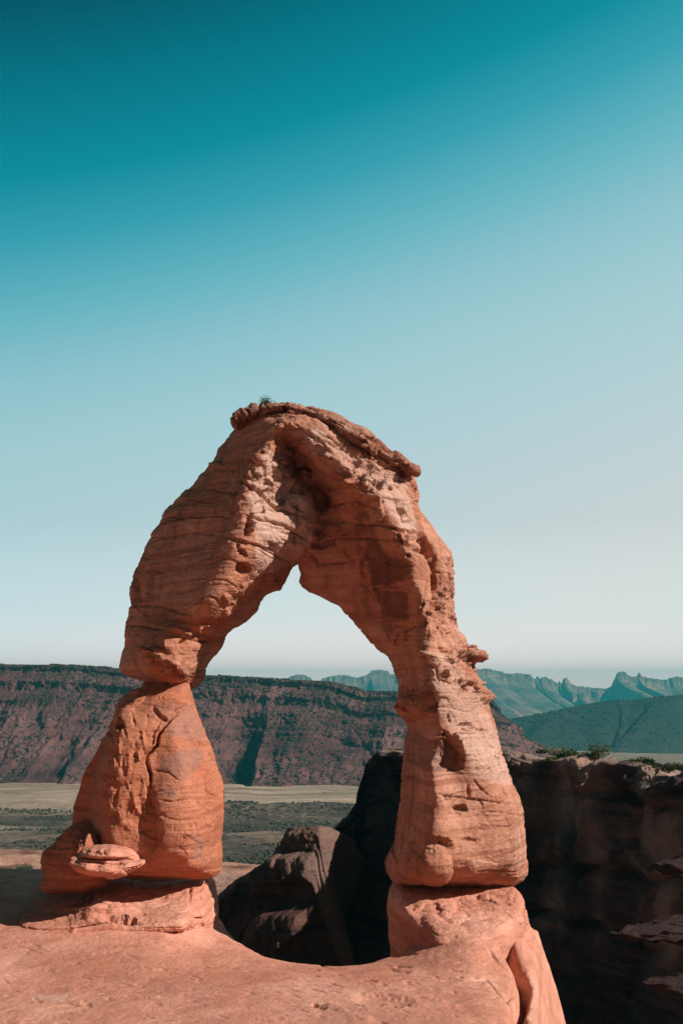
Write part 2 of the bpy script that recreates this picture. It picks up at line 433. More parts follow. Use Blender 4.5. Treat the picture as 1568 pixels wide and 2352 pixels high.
# ------------------------------------------------------------------ the arch
Y0 = 33.0
span_poly = (Z('3', [(290,822),(200,800),(150,775),(135,730),(145,680),(155,625),(178,590),(183,500),(185,440),(200,380),(200,325),(215,290),(203,220),(215,150)])
  + Z('1', [(225,1440),(240,1380),(260,1340),(280,1280),(300,1250),(320,1200),(345,1160),(355,1120),(390,1070),(420,1040),(445,975),(475,925),(520,890),(560,845),(600,800),(635,785),(670,745),(700,695),(735,670),(760,625),(790,605),(810,570),(825,520),(860,480),(895,430),(930,395),(945,360),(1010,300),(1100,255),(1300,245)])
  + Z('2', [(100,240),(300,285),(480,350),(640,440),(800,560),(920,640),(962,690),(968,700),(988,770),(998,830),(1000,880),(985,895),(1000,935),(1040,990),(1080,1040),(1130,1110),(1190,1190),(1228,1280),(1242,1400),(1245,1500)])
  + Z('4', [(893,100),(893,200),(890,280),(905,350),(910,440),(930,465),(970,510),(985,545),(1010,590),(1060,630),(1072,680),(1045,720),(1050,770),(1075,820),(1105,865),(1130,900),(1140,945),(1130,990),(1170,1080),(1197,1160),(1200,1220),(1220,1300),(1260,1400),(1300,1490)])
  + Z('7', [(440,60),(470,130),(495,200),(525,250),(540,310),(560,380),(565,450),(575,560),(580,660),(592,720),(592,770),(560,820),(500,862),(400,864),(200,858),(0,852)])
  + Z('6', [(1245,850),(1200,820),(1165,760),(1160,700),(1205,620),(1225,550),(1240,430),(1255,300),(1270,100)])
  + Z('4', [(545,1400),(548,1300),(553,1230),(575,1180),(585,1130),(560,1100),(510,1050),(492,1000),(500,950),(512,900),(510,860),(500,800),(480,740),(460,700),(445,665),(400,635),(340,580),(270,500),(200,420),(130,345),(100,295),(40,275),(0,252)])
  + Z('2', [(300,1535),(230,1515),(180,1480),(163,1440),(178,1385),(165,1350),(157,1315)])
  + Z('1', [(1340,1335),(1320,1370),(1300,1430),(1260,1500)])
  + Z('3', [(1200,200),(1140,240),(1110,290),(1070,350),(1020,405),(930,455),(885,490),(858,555),(845,600),(770,680),(735,730),(728,780),(715,820),(690,860),(635,875),(620,895),(500,893),(440,893),(350,880),(340,845)]))
R = lambda f, pts, dep: [tuple(p)+(dep,) for p in Z(f, pts)]
span_ctrl = [
  # left limb: the line where it turns from shade to sun
  Z('c', [(520,600,2.7),(350,830,2.9),(260,1080,3.0),(170,1250,3.0),(190,1450,3.05),(290,1600,3.1)]),
  Z('1', [(1010,1000,3.1),(890,1150,3.2),(915,1260,3.2),(930,1390,3.1),(925,1500,3.0)]),
  Z('3', [(900,200,2.9),(860,330,2.7),(840,410,2.5),(690,440,2.35)]),
  Z('c', [(740,540,2.5),(720,850,2.5)]),
  # its shaded flank
  R('1', [(1020,380),(960,480),(900,600)], 1.5), R('1', [(800,800),(640,900),(560,1050)], 1.5), R('1', [(700,1150),(600,1300),(560,1500)], 1.95),
  R('3', [(520,200),(480,400)], 1.9), R('3', [(270,200),(250,420)], .9),
  R('1', [(1130,480),(1000,700),(860,900),(800,1100)], 2.35),
  # its sunlit flank, falling away to the inner edge
  Z('c', [(845,900,1.7),(840,1080,1.75),(815,1220,1.9)]), Z('c', [(1000,1170,1.7),(1160,1320,1.6),(1235,1530,1.6),(1195,1650,1.65),(1185,1760,1.6),(1135,1880,1.55),(1100,1990,1.45),(960,2190,1.3)]),
  Z('c', [(600,1250,2.6),(640,1600,2.6),(620,1900,2.6),(480,2200,2.7)]), Z('c', [(900,1450,2.15),(900,1800,2.05),(820,2050,2.0)]),
  Z('3', [(1290,60,1.15),(1180,160,1.3),(1060,300,1.5),(960,400,1.7),(830,450,1.6)]),
  Z('3', [(1130,60,2.2),(1040,200,2.3)]),
  # behind the inner edge
  Z('c', [(920,900,.85),(900,1060,.8),(1110,1080,.7),(1240,1300,.35),(1300,1530,.35),(1270,1700,.35),(1230,1850,.35)]),
  Z('c', [(900,700,1.3),(1090,900,.9)]),
  # bulb over the narrow neck
  Z('3', [(470,470,2.35),(465,540,2.35),(480,640,2.45)]), Z('3', [(330,610,2.25),(350,740,2.2)]), R('3', [(190,620),(180,740)], .9),
  Z('3', [(520,660,2.55),(600,720,2.4),(690,700,1.7),(712,730,1.4)]), Z('3', [(640,600,2.1),(690,560,1.7),(695,500,1.7)]),
  Z('3', [(730,560,.75),(745,640,.6),(800,540,.7),(840,480,.75)]), R('3', [(300,790),(450,840),(600,860)], 1.5), R('3', [(400,880),(600,890)], 1.2),
  # crown
  Z('2', [(0,350,2.95),(200,375,2.85),(330,450,2.8)]), Z('2', [(300,330,2.5),(470,520,2.55),(700,605,2.2),(900,700,1.7),(960,830,1.35)]),
  Z('1', [(950,410,1.3),(1100,390,2.1),(1230,360,2.7)]), Z('1', [(1150,300,2.1),(1290,290,2.3)]), R('2', [(200,260),(480,380),(800,570)], 1.7),
  # right limb: sun line
  Z('2', [(100,470,2.3),(280,540,2.65),(400,640,2.8),(550,740,2.85),(620,850,2.9),(700,940,2.95),(750,1040,2.9),(820,1150,2.95),(900,1270,2.95),(955,1310,2.95)]),
  Z('a', [(960,1130,2.95),(985,1300,2.9),(1090,1540,2.85),(1170,1760,2.75),(1150,2050,2.7)]),
  # underside and inner face
  R('2', [(250,640),(380,760)], 1.6), R('2', [(350,900),(340,1200)], 1.0), R('2', [(600,900),(600,1040)], 1.75), R('2', [(200,1380),(300,1480)], .6),
  R('2', [(560,1150),(600,1300)], 1.55), R('2', [(450,1300),(500,1500)], .9), R('2', [(800,1250),(820,1450)], 2.3),
  Z('a', [(330,1100,1.2),(420,1400,1.2),(520,1700,1.25),(600,2100,1.3)]), Z('a', [(470,1420,1.4),(580,1750,1.45),(660,2100,1.5)]),
  R('a', [(100,1500),(300,1750),(450,2000)], .75), R('a', [(850,1600),(900,1900),(900,2100)], 2.15),
  # outer column behind the crack
  Z('2', [(900,820,2.1),(950,960,2.2),(985,1080,2.3),(1020,1200,2.35),(1050,1300,2.5)]),
  Z('2', [(965,960,1.4),(1010,1080,1.4),(1045,1200,1.45),(1080,1330,1.6),(1095,1450,1.9)]),
  Z('2', [(1060,1120,1.75),(1120,1240,1.75),(1160,1400,1.7)]), Z('4', [(840,100,1.7),(850,300,1.8),(850,480,1.8)]), Z('4', [(760,250,1.95),(760,450,2.0)]),
  # right leg: sun line, flanks
  Z('4', [(668,605,2.75),(692,700,2.75),(722,800,2.75),(672,890,2.7),(700,945,2.7),(765,980,2.7),(770,1040,2.75),(862,1110,2.7)]),
  Z('4', [(725,1140,2.6),(745,1230,2.6),(755,1300,2.6),(748,1400,2.6),(692,1440,2.6),(700,1560,2.6)]),
  Z('6', [(1420,250,2.65),(1440,350,2.65),(1405,400,2.65),(1390,480,2.65),(1352,600,2.6),(1312,700,2.55),(1305,780,2.45)]),
  R('4', [(560,620),(580,750),(590,900)], 1.6), R('4', [(600,1000),(650,1080)], 2.0), R('4', [(620,1250),(620,1500)], 1.5), R('6', [(1320,300),(1300,500),(1240,700)], 1.5),
  R('4', [(900,620),(960,800),(1000,1000),(1050,1200),(1120,1400)], 2.1), R('7', [(100,100),(200,350),(250,600),(250,750)], 2.35), R('7', [(450,250),(500,450),(500,700)], 1.75),
]
span_feats = []
def add(kind, f, pts, *a):
    span_feats.append((kind, Z(f, pts)) + a)
def hol(f, c, rx, ry, ang, dep, p=1.0, kind='hollow'):
    ox, oy, s = FR[f]; span_feats.append((kind, (ox+c[0]*s, oy+c[1]*s, rx*s, ry*s, ang), dep, p))
# cracks of the left limb
add('groove', 'c', [(190,1080),(330,1160),(480,1240),(600,1370),(700,1470),(800,1490),(920,1535),(1080,1590),(1200,1660)], 2.6, .20)
add('groove', 'c', [(640,1400),(720,1480),(740,1400),(790,1370)], 2.4, .16)
add('groove', 'c', [(820,1220),(800,1330),(740,1400)], 2.2, .14)
add('groove', 'c', [(360,1560),(480,1620),(640,1650),(780,1700),(900,1780),(1000,1850),(1110,1900)], 2.6, .20)
add('groove', 'c', [(915,1545),(905,1650),(900,1780)], 3.0, .22)
add('step', 'c', [(915,1790),(915,1545)], 16, .28)
add('groove', 'c', [(960,1830),(900,1940),(820,2040),(740,2110)], 3.5, .25)
add('step', 'c', [(730,2130),(840,2040),(930,1880)], 18, .28)
add('groove', 'c', [(720,2110),(800,2160),(900,2200)], 3.0, .2)
add('groove', 'c', [(0,1830),(150,1870),(300,1920),(480,1970),(580,2040),(720,2120)], 2.4, .14)
add('groove', '1', [(880,1140),(960,1160),(1040,1175),(1120,1195),(1200,1240)], 2.2, .1)
add('step', 'c', [(840,1230),(880,1080),(850,920),(770,830)], 14, .2)
add('groove', 'c', [(770,860),(800,1040),(840,1100)], 2.2, .15)
add('groove', 'c', [(480,1200),(490,1300)], 1.8, .08); add('groove', 'c', [(640,1300),(650,1400)], 1.6, .08)
for cx, cy, rx, ry, an, dp in [(970,1240,115,55,10,.5),(325,1700,60,150,14,.34),(680,1000,50,150,-15,.28),(380,830,40,40,0,.15),(460,880,70,45,0,.18),(430,1010,40,40,0,.2),(650,1980,60,80,20,.22),(235,2060,90,50,40,.22),(170,1960,30,40,0,.2),(960,1420,60,60,0,.2),(1010,1480,60,40,0,.2),(520,1480,12,70,-12,.15),(545,1590,40,14,20,.12),(800,1740,40,14,60,.16),(790,1900,60,14,-55,.14),(480,1100,60,60,0,.16),(960,1620,40,70,0,.16),(700,760,50,120,10,.5),(560,1120,40,60,0,.14)]:
    hol('c', (cx, cy), rx, ry, an, dp)
for cx, cy, rx, ry, an, dp in [(760,770,50,35,0,.3),(830,720,45,30,20,.28),(845,780,38,60,10,.25),(820,850,80,35,28,.35),(800,980,55,90,0,.25),(1020,1080,110,45,14,.25),(450,800,80,50,0,.12),(880,620,40,40,0,.2),(1060,1640,80,130,0,.14),(970,2010,120,150,-15,.18),(620,1150,120,110,0,.16),(700,1650,180,90,0,.06),(600,1850,160,90,0,.08)]:
    hol('c', (cx, cy), rx, ry, an, dp, 1.0, 'knob')
for cx, cy, rx, ry, an, dp in [(990,1350,55,50,0,.35),(1040,1030,40,80,0,.3),(420,1370,30,20,0,.1),(1110,890,40,20,0,.1)]:
    hol('1', (cx, cy), rx, ry, an, dp)
add('groove', '1', [(345,1160),(440,1130),(520,1120),(640,1095),(860,1120)], 2.0, .05)
add('groove', '1', [(420,1040),(560,1000),(760,985),(900,990)], 2.2, .08); add('groove', '1', [(470,925),(640,860),(800,820),(940,810)], 2.2, .07)
add('groove', '1', [(610,800),(760,790),(940,830)], 2.0, .09); add('groove', '1', [(700,700),(820,660),(960,660)], 2.4, .09); add('groove', '1', [(540,1275),(660,1240)], 2, .05)
add('step', '1', [(940,810),(700,850),(560,850)], 10, .06); add('step', '1', [(900,990),(700,985),(430,1040)], 10, .07); add('step', '1', [(860,620),(760,620)], 12, .1)
add('knob' if 0 else 'ridge', '1', [(930,735),(975,685)], 3, .12)
# lower left limb and bulb
add('groove', '3', [(205,290),(300,300),(420,300),(560,350),(680,380)], 2.6, .08); add('groove', '3', [(190,440),(300,440),(400,460),(470,470)], 3, .1)
add('groove', '3', [(540,410),(680,440),(740,430)], 2.2, .1); add('step', '3', [(840,430),(690,432),(680,480)], 12, .22)
add('step', '3', [(640,480),(560,460),(470,470),(462,560),(460,630)], 12, .28); add('step', '3', [(560,700),(440,640),(330,605),(322,700)], 10, .3)
add('groove', '3', [(480,515),(560,520),(680,550),(760,560)], 2.2, .15); add('groove', '3', [(690,480),(690,550),(750,555)], 2, .12)
for q in [(380,640,40,25),(420,700,45,30),(500,700,45,25),(520,760,40,25),(450,760,35,20),(370,690,25,30),(560,790,40,18)]:
    hol('3', q[:2], q[2], q[3], 15, .16); hol('3', (q[0]+30, q[1]-25), q[2], q[3], 10, .13, 1, 'knob')
for q in [(575,570,30,40,.18),(470,862,32,22,.5),(530,500,40,18,.12),(1000,300,50,60,.0),(965,250,40,50,.2),(1030,200,40,50,.18),(920,320,30,40,.16),(1180,60,20,50,.22),(1250,90,24,60,.3),(870,300,20,35,.12)]:
    hol('3', q[:2], q[2], q[3], 20, q[4])
for q in [(1000,190,40,60,.14),(960,220,30,35,.14),(1060,240,40,60,.12),(880,240,30,25,.1),(910,360,60,40,.1)]:
    hol('3', q[:2], q[2], q[3], 25, q[4], 1, 'knob')
# crown ledges (they run down to the right)
for k, pts in enumerate([[(60,375),(200,400),(330,450),(480,520),(600,600)],[(80,420),(220,480),(350,560),(420,640),(540,730)],[(300,400),(420,460),(560,560),(700,640),(850,720)],[(480,500),(640,570),(800,640),(960,720)],
                         [(240,420),(330,520)],[(500,560),(560,640),(550,720)],[(720,600),(840,700),(940,780)],[(620,640),(760,700),(880,780)],[(130,440),(260,520),(300,545)],[(840,600),(960,690)]]):
    add('groove', '2', pts, 2.8, .13 if k != 4 else .2)
add('step', '2', [(560,770),(480,690),(400,640),(240,530),(100,480)], 12, .2)
for q in [(310,490,50,50,.22),(540,590,70,60,.3),(640,640,60,40,.22),(590,700,45,60,.3),(720,770,30,45,.28),(660,770,30,40,.16),(560,690,30,70,.2),(780,680,50,20,.15),(860,730,40,60,.15),(110,590,60,30,.12)]:
    hol('2', q[:2], q[2], q[3], 25, q[4])
for q in [(180,600,75,40,.2),(300,640,120,50,.15),(170,750,100,50,.2),(330,740,150,50,.18),(400,1080,70,60,.2),(290,1090,50,90,.22),(640,780,40,60,.12),(610,600,30,20,.15),(360,560,60,20,.15)]:
    hol('2', q[:2], q[2], q[3], 15, q[4], 1, 'knob')
hol('2', (215,660), 45, 30, 0, .45); hol('2', (330,880), 60, 60, 0, .2); hol('2', (330,1180), 90, 30, -10, .25); hol('2', (250,1270), 70, 30, 20, .2)
for pts in [[(220,600),(130,560),(110,520)],[(230,680),(380,700),(540,760)],[(230,610),(240,690),(230,800)],[(300,830),(430,780),(590,790)],[(340,920),(560,890),(740,940)],[(330,1040),(430,1020),(560,1040),(740,1055),(860,1080),(960,1090)],
            [(310,1090),(400,1130),(460,1140),(620,1140),(800,1160),(870,1165)],[(410,1190),(400,1150),(470,1110),(510,1120)],[(360,1320),(500,1310)],[(250,1270),(310,1330),(360,1320)],[(960,690),(1000,760),(990,860)],
            [(600,810),(700,840),(840,870),(930,880)],[(740,850),(750,1000),(740,1050)],[(850,870),(870,940),(930,1020)],[(870,870),(930,940),(990,1090)],[(560,660),(570,770),(640,830)]]:
    add('groove', '2', pts, 2.0, .12)
# right limb, sunlit strip
add('step', 'a', [(545,620),(580,500),(545,300),(290,200)], 10, .3)
add('groove', 'a', [(530,270),(720,300),(790,330)], 1.8, .12); add('groove', 'a', [(730,300),(770,430),(860,560),(900,590)], 3, .24); add('groove', 'a', [(740,320),(850,360),(930,480),(1010,680),(1010,720)], 2.2, .16)
add('groove', 'a', [(540,640),(720,680),(860,720),(1010,740)], 2.4, .2); add('groove', 'a', [(700,820),(800,860),(990,910)], 2.2, .18); add('groove', 'a', [(760,740),(790,860)], 3.2, .25); add('groove', 'a', [(850,760),(870,860)], 2.5, .16)
add('groove', 'a', [(1020,820),(1000,920),(1090,980)], 3.0, .25); add('groove', 'a', [(950,370),(1010,560),(1040,740),(1090,900),(1130,1020)], 5, .45)
add('groove', 'a', [(1130,1030),(1190,1150),(1220,1300),(1225,1480)], 3.2, .3); add('groove', 'a', [(1140,1200),(1130,1400),(1090,1560),(1030,1760)], 2.8, .28); add('groove', 'a', [(1180,1250),(1190,1400),(1215,1560)], 2.2, .2)
add('groove', 'a', [(1230,1480),(1200,1700),(1185,1900),(1190,2050)], 5, .3); add('groove', 'a', [(1390,1260),(1390,1450)], 1.6, .12); add('groove', 'a', [(1200,1210),(1350,1230),(1420,1250)], 2, .1); add('groove', 'a', [(1280,1240),(1300,1400)], 2, .1)
for q in [(510,130,30,60,.3),(640,170,40,40,.14),(800,350,30,60,.12),(860,540,50,60,.16),(980,950,20,24,.18),(880,1010,40,40,.2),(1360,1480,45,60,.25),(1310,1660,30,40,.2),(1390,1600,30,50,.2),(1440,1800,24,40,.25),(1330,1900,60,60,.2),(1060,1850,50,60,.25),(730,2120,28,40,.2),(840,2020,40,90,.2),(750,2000,20,40,.15),(820,1960,60,30,.15),(970,620,40,70,.14),(780,880,40,30,.12),(1210,1050,40,50,.12)]:
    hol('a', q[:2], q[2], q[3], 0, q[4])
for q in [(960,600,60,120,.12),(820,440,40,90,.12),(900,760,80,60,.1),(1330,1000,60,120,.12),(1060,1700,50,70,.15),(1250,1900,60,120,.15),(1350,1950,80,90,.12),(840,820,60,40,.1),(1330,1500,40,60,.1),(620,120,60,60,.1),(1300,1640,40,60,.14)]:
    hol('a', q[:2], q[2], q[3], 0, q[4], 1, 'knob')
add('groove', 'a', [(430,1410),(560,1400),(700,1410),(910,1450)], 2, .06); add('groove', 'a', [(780,1900),(880,1940),(1000,1880),(1030,1760)], 2, .1); add('ridge', 'a', [(1120,1700),(1170,1780),(1150,2080)], 2.5, .14)
# right leg
add('step', 'b', [(560,300),(600,230),(570,180),(480,140),(425,110)], 10, .16) ; add('groove', 'b', [(610,230),(580,290),(600,400)], 2.5, .2); add('groove', 'b', [(500,260),(580,300)], 2.2, .14)
add('groove', 'b', [(600,60),(640,130),(700,140)], 2.5, .2); add('groove', 'b', [(730,190),(800,170),(900,190),(960,230)], 3, .3)
hol('b', (850,218), 90, 24, 6, .6); hol('b', (675,345), 30, 40, 0, .4); hol('b', (840,450), 50, 40, 20, .28); hol('b', (960,530), 60, 26, 10, .25); hol('b', (870,90), 40, 50, 30, .25); hol('b', (760,110), 26, 40, 0, .2); hol('b', (930,140), 30, 24, 0, .2)
for q in [(800,90,50,50,.22),(890,170,80,26,.25),(940,200,50,30,.3),(960,450,60,40,.22),(1030,560,40,26,.3),(880,410,50,30,.18),(700,180,50,50,.15),(820,130,60,20,.2),(980,570,60,14,.2)]:
    hol('b', q[:2], q[2], q[3], 18, q[4], 1, 'knob')
add('step', 'b', [(1060,590),(960,580),(880,540)], 8, .14); add('groove', 'b', [(780,560),(800,480)], 2, .12); add('groove', 'b', [(640,400),(720,440),(820,400)], 2.2, .14)
hol('b', (350,650), 170, 130, -5, -.35); hol('b', (530,600), 60, 110, 0, .45)
add('groove', 'b', [(220,560),(330,550),(440,560)], 2.2, .12)
add('groove', 'b', [(690,720),(700,800)], 2, .1); hol('b', (860,840), 90, 36, 8, .2); hol('b', (880,868), 30, 16, 0, .16); hol('b', (1010,880), 60, 16, 5, .12); hol('b', (765,945), 26, 24, 45, .25)
add('groove', 'b', [(530,970),(600,960),(660,970)], 2.5, .15); hol('b', (640,910), 60, 30, 0, .3)
hol('b', (730,1100), 110, 165, -8, .95, .6); hol('b', (600,1110), 70, 140, 0, .35)
add('groove', 'b', [(600,1480),(740,1500),(900,1520),(1060,1540),(1180,1555),(1330,1575)], 1.9, .14); add('groove', 'b', [(920,1340),(1000,1430),(1090,1500)], 1.8, .09); add('groove', 'b', [(1250,1470),(1245,1560)], 1.8, .1)
add('groove', 'b', [(980,1530),(1010,1575)], 2, .1); hol('b', (810,1610), 60, 34, 0, .32); add('groove', 'b', [(870,1400),(880,1540)], 4, .1); add('groove', 'b', [(1040,1640),(1200,1650),(1380,1680)], 2, .07); hol('b', (700,1540), 60, 60, 0, .1)
hol('b', (590,1925), 135, 52, 8, .42, .7); hol('b', (560,2150), 160, 170, 0, .3, .7, 'knob'); hol('b', (690,1980), 50, 50, 0, .2); hol('b', (900,1920), 90, 30, 0, .1); add('step', 'b', [(1150,2130),(1000,2100),(850,2090)], 14, .05)
for q in [(1090,1030,40,12,30),(1180,1080,30,10,30)]:
    hol('b', q[:2], q[2], q[3], q[4], .09)

def rock_noise(V, N, rough=1.0, strata=1.0, tiltfn=None, seed=0.0):
    x, y, z = V[:, 0]+seed, V[:, 1], V[:, 2]
    w = z + (tiltfn(x, z) if tiltfn else 0) + .25*fbm(x*.25, y*.25, z*.25, 3)
    s1 = fbm(w*2.2, x*.12+y*.12, y*.05, 4, .55)
    led = np.abs(((w*1.7+fbm(x*.3, y*.3, z*.3, 2)*1.2) % 1.0)-.5)*2           # bedding planes
    led2 = np.abs(((w*5.3+fbm(x*.5, y*.5, z*.7, 2)*1.5) % 1.0)-.5)*2
    m = ss(-.2, .3, fbm(x*.5+40, y*.5, z*.5, 2))
    d = strata*(.05*s1 - .065*ss(.86, 1, led)*m - .022*ss(.8, 1, led2)*(.4+.6*m))
    d += rough*(.10*fbm(x*.8, y*.8, z*.8, 3)+.05*fbm(x*3, y*3, w*5, 4, .6)+.03*fbm(x*9, y*9, w*17, 3, .65)-.05*ss(.25, .6, fbm(x*2.2+5, y*2.2, w*3.4, 3)))
    b, i = cell(x*1.5+.4*fbm(x, y, z, 2), y*1.5, w*1.9)
    b3, i3 = cell(x*3.4+.5*fbm(x*2, y*2, z*2, 2), y*3.4, w*4.6)
    m2 = ss(0, .35, fbm(x*.35+11, y*.35, z*.35, 2))
    d += rough*m2*(.17*(i-.5)-.05*(1-ss(0, .07, b)))+np.maximum(rough-.4, 0)*(.085*(i3-.5)-.03*(1-ss(0, .08, b3)))
    return d

def tilt_arch(x, z):
    # bedding is level on the left and dips to the right over the crown
    return np.where(x > -2.2, .55*(x+2.2), 0)*ss(-1, 3.5, z) + .02*x

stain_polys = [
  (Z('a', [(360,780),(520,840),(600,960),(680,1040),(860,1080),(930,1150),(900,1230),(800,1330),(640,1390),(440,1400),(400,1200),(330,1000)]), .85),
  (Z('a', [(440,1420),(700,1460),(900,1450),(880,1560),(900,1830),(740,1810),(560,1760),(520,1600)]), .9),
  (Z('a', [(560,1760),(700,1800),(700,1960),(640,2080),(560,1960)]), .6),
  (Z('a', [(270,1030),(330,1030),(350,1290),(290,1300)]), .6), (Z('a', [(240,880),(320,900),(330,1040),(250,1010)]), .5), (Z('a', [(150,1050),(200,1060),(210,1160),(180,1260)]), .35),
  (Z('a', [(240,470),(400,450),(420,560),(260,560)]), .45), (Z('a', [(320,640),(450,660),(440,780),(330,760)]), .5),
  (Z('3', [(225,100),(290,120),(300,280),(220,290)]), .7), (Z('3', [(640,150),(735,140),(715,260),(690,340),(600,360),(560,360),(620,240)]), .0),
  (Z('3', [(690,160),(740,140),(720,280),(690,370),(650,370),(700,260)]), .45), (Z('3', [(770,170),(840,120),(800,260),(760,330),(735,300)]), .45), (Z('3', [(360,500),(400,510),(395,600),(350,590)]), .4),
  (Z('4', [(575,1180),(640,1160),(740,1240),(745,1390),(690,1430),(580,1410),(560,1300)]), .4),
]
def dress(V, N, stains, greys=(), pales=()):
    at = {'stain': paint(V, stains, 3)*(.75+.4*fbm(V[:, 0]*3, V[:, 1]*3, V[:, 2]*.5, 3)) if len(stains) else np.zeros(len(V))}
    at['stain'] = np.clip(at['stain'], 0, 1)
    if len(greys): at['grey'] = np.clip(paint(V, greys, 4)*(.8+.8*fbm(V[:, 0]*4, V[:, 1]*4, V[:, 2]*1.5, 4)), 0, 1)
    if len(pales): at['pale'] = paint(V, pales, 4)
    return at

arch_base = (0.0, Y0, -6.4)
arch = empty('sandstone_arch', arch_base)
tag(arch, 'huge freestanding red sandstone arch on two thick legs rising against the sky', 'rock arch')
span_ctrl = [[(p[0], p[1], .6+(p[2]-.6)*1.3) for p in L_] for L_ in span_ctrl]
V, Q = rock_volume(span_poly, Y0, span_ctrl, 1.7, .75, .07, blur=1, edgeD=.75)
V, Q = subdiv(V, Q); V = relax(V, Q, 2)
N = vnormals(V, Q)
d = strokes(V, N, span_feats)
V = V + N*d[:, None]
N = vnormals(V, Q)
px_, py_ = proj(V[:, 0], V[:, 1], V[:, 2])
rz = .55 + .9*paint(V, [(Z('c', [(520,560),(900,600),(860,900),(1200,1300),(1100,1600),(900,1500),(500,1300),(250,1600),(100,1500),(130,1200),(350,800)]), 1)], 10) \
     + .8*paint(V, [(Z('2', [(0,250),(300,300),(800,560),(1000,700),(1000,930),(900,820),(560,800),(300,560),(0,440)]), 1)], 10) \
     + .9*paint(V, [(Z('b', [(700,60),(960,100),(1000,250),(1080,560),(900,560),(780,470),(600,400)]), 1)], 8) + .4*paint(V, [(Z('a', [(1200,700),(1450,1000),(1500,2100),(1200,2000)]), 1)], 10)
sunlit_pale = [(Z('c', [(380,900),(620,650),(800,850),(880,1150),(1150,1250),(1230,1600),(1150,1900),(950,2200),(700,2300),(400,2350),(420,1900),(380,1650),(300,1350)]), .8), (Z('b', [(480,140),(700,150),(960,450),(1060,700),(1150,900),(1300,1400),(950,1330),(800,1000),(560,640),(520,400)]), .5), (Z('2', [(100,400),(300,370),(560,560),(900,720),(1000,1080),(900,1080),(640,760),(400,620)]), .65)]  # limb flank, crown and upper leg painted paler to read as sunlit
dn = rock_noise(V, N, rz, .9, tilt_arch)
V = V + N*dn[:, None]
span = mesh_obj('span', V, Q, M_arch, arch, dress(V, N, stain_polys, [(Z('b', [(540,980),(690,985),(740,1050),(680,1200),(650,1250),(540,1230)]), .8)], sunlit_pale), loc=arch_base)

# cap layer of thin slabs on the crown
cap_poly = (Z('1', [(938,368),(905,345),(890,315),(915,275),(965,245),(1010,232),(1062,200),(1085,205),(1105,213),(1118,222),(1135,212),(1165,203),(1200,200)])
  + Z('2', [(0,207),(50,205),(120,205),(200,222),(300,240),(400,265),(480,300),(560,350),(640,395),(700,450),(740,465),(800,520),(870,560),(920,595),(965,640),(985,685),(970,700),(900,690),(850,660),(780,620),(700,590),(620,555),(560,535),(470,490),(400,430),(330,385),(240,350),(150,335),(60,320),(0,300)])
  + Z('1', [(1290,300),(1200,290),(1100,300),(1010,320)]))
cap_ctrl = [[(p[0], p[1], .6+(p[2]-.6)*1.3) for p in L_] for L_ in [Z('1', [(900,320,1.2),(1000,290,2.0),(1100,260,2.5),(1250,250,3.0)]), Z('2', [(100,270,3.2),(300,320,3.2),(480,420,3.0),(640,490,2.8),(800,570,2.5),(950,660,2.0)]),
            Z('2', [(100,225,2.4),(300,265,2.5),(500,340,2.4),(700,480,2.1),(900,600,1.7)]), Z('1', [(1000,250,1.5),(1200,215,2.2)])]]
cap_ctrl = [[(p[0], p[1], p[2]-1.9) for p in L_] for L_ in cap_ctrl]
V, Q = rock_volume(cap_poly, Y0-1.9, cap_ctrl, 3.2, .3, .06, blur=1)
V, Q = subdiv(V, Q)
N = vnormals(V, Q)
span_feats_keep, span_feats = span_feats, []
add('groove', '1', [(1118,205),(1120,240),(1105,300)], 4, .4); add('groove', '1', [(1290,240),(1285,270),(1300,300)], 4, .3)
for pts in [[(50,225),(200,255),(400,320),(560,400)],[(120,250),(300,300),(340,340)],[(200,232),(420,290),(560,370),(680,450)],[(480,380),(600,460),(700,500)],[(660,460),(740,520),(860,590)],[(700,540),(850,620),(960,670)],[(780,530),(900,600)]]:
    add('groove', '2', pts, 2.4, .2)
add('groove', '2', [(730,510),(715,560)], 3, .3); add('groove', '2', [(470,370),(480,420),(460,480)], 3, .2)
hol('2', (540,450), 70, 40, 25, .25); hol('2', (380,390), 60, 30, 20, .2)
for q in [(330,370,40,30,.15),(700,530,50,25,.2),(950,660,40,20,.15),(160,290,60,16,.12),(620,470,40,30,.15)]:
    hol('2', q[:2], q[2], q[3], 25, q[4], 1, 'knob')
V = V + N*strokes(V, N, span_feats)[:, None]
N = vnormals(V, Q); V = V + N*rock_noise(V, N, 1.0, 2.2, tilt_arch, 3)[:, None]
mesh_obj('cap_rock', V, Q, M_cap, arch, dress(V, N, [(Z('1', [(900,260),(1060,200),(1110,230),(1090,300),(940,360)]), .25)], [(Z('1', [(1058,205),(1074,205),(1072,290),(1062,290)]), .5)]), loc=arch_base)

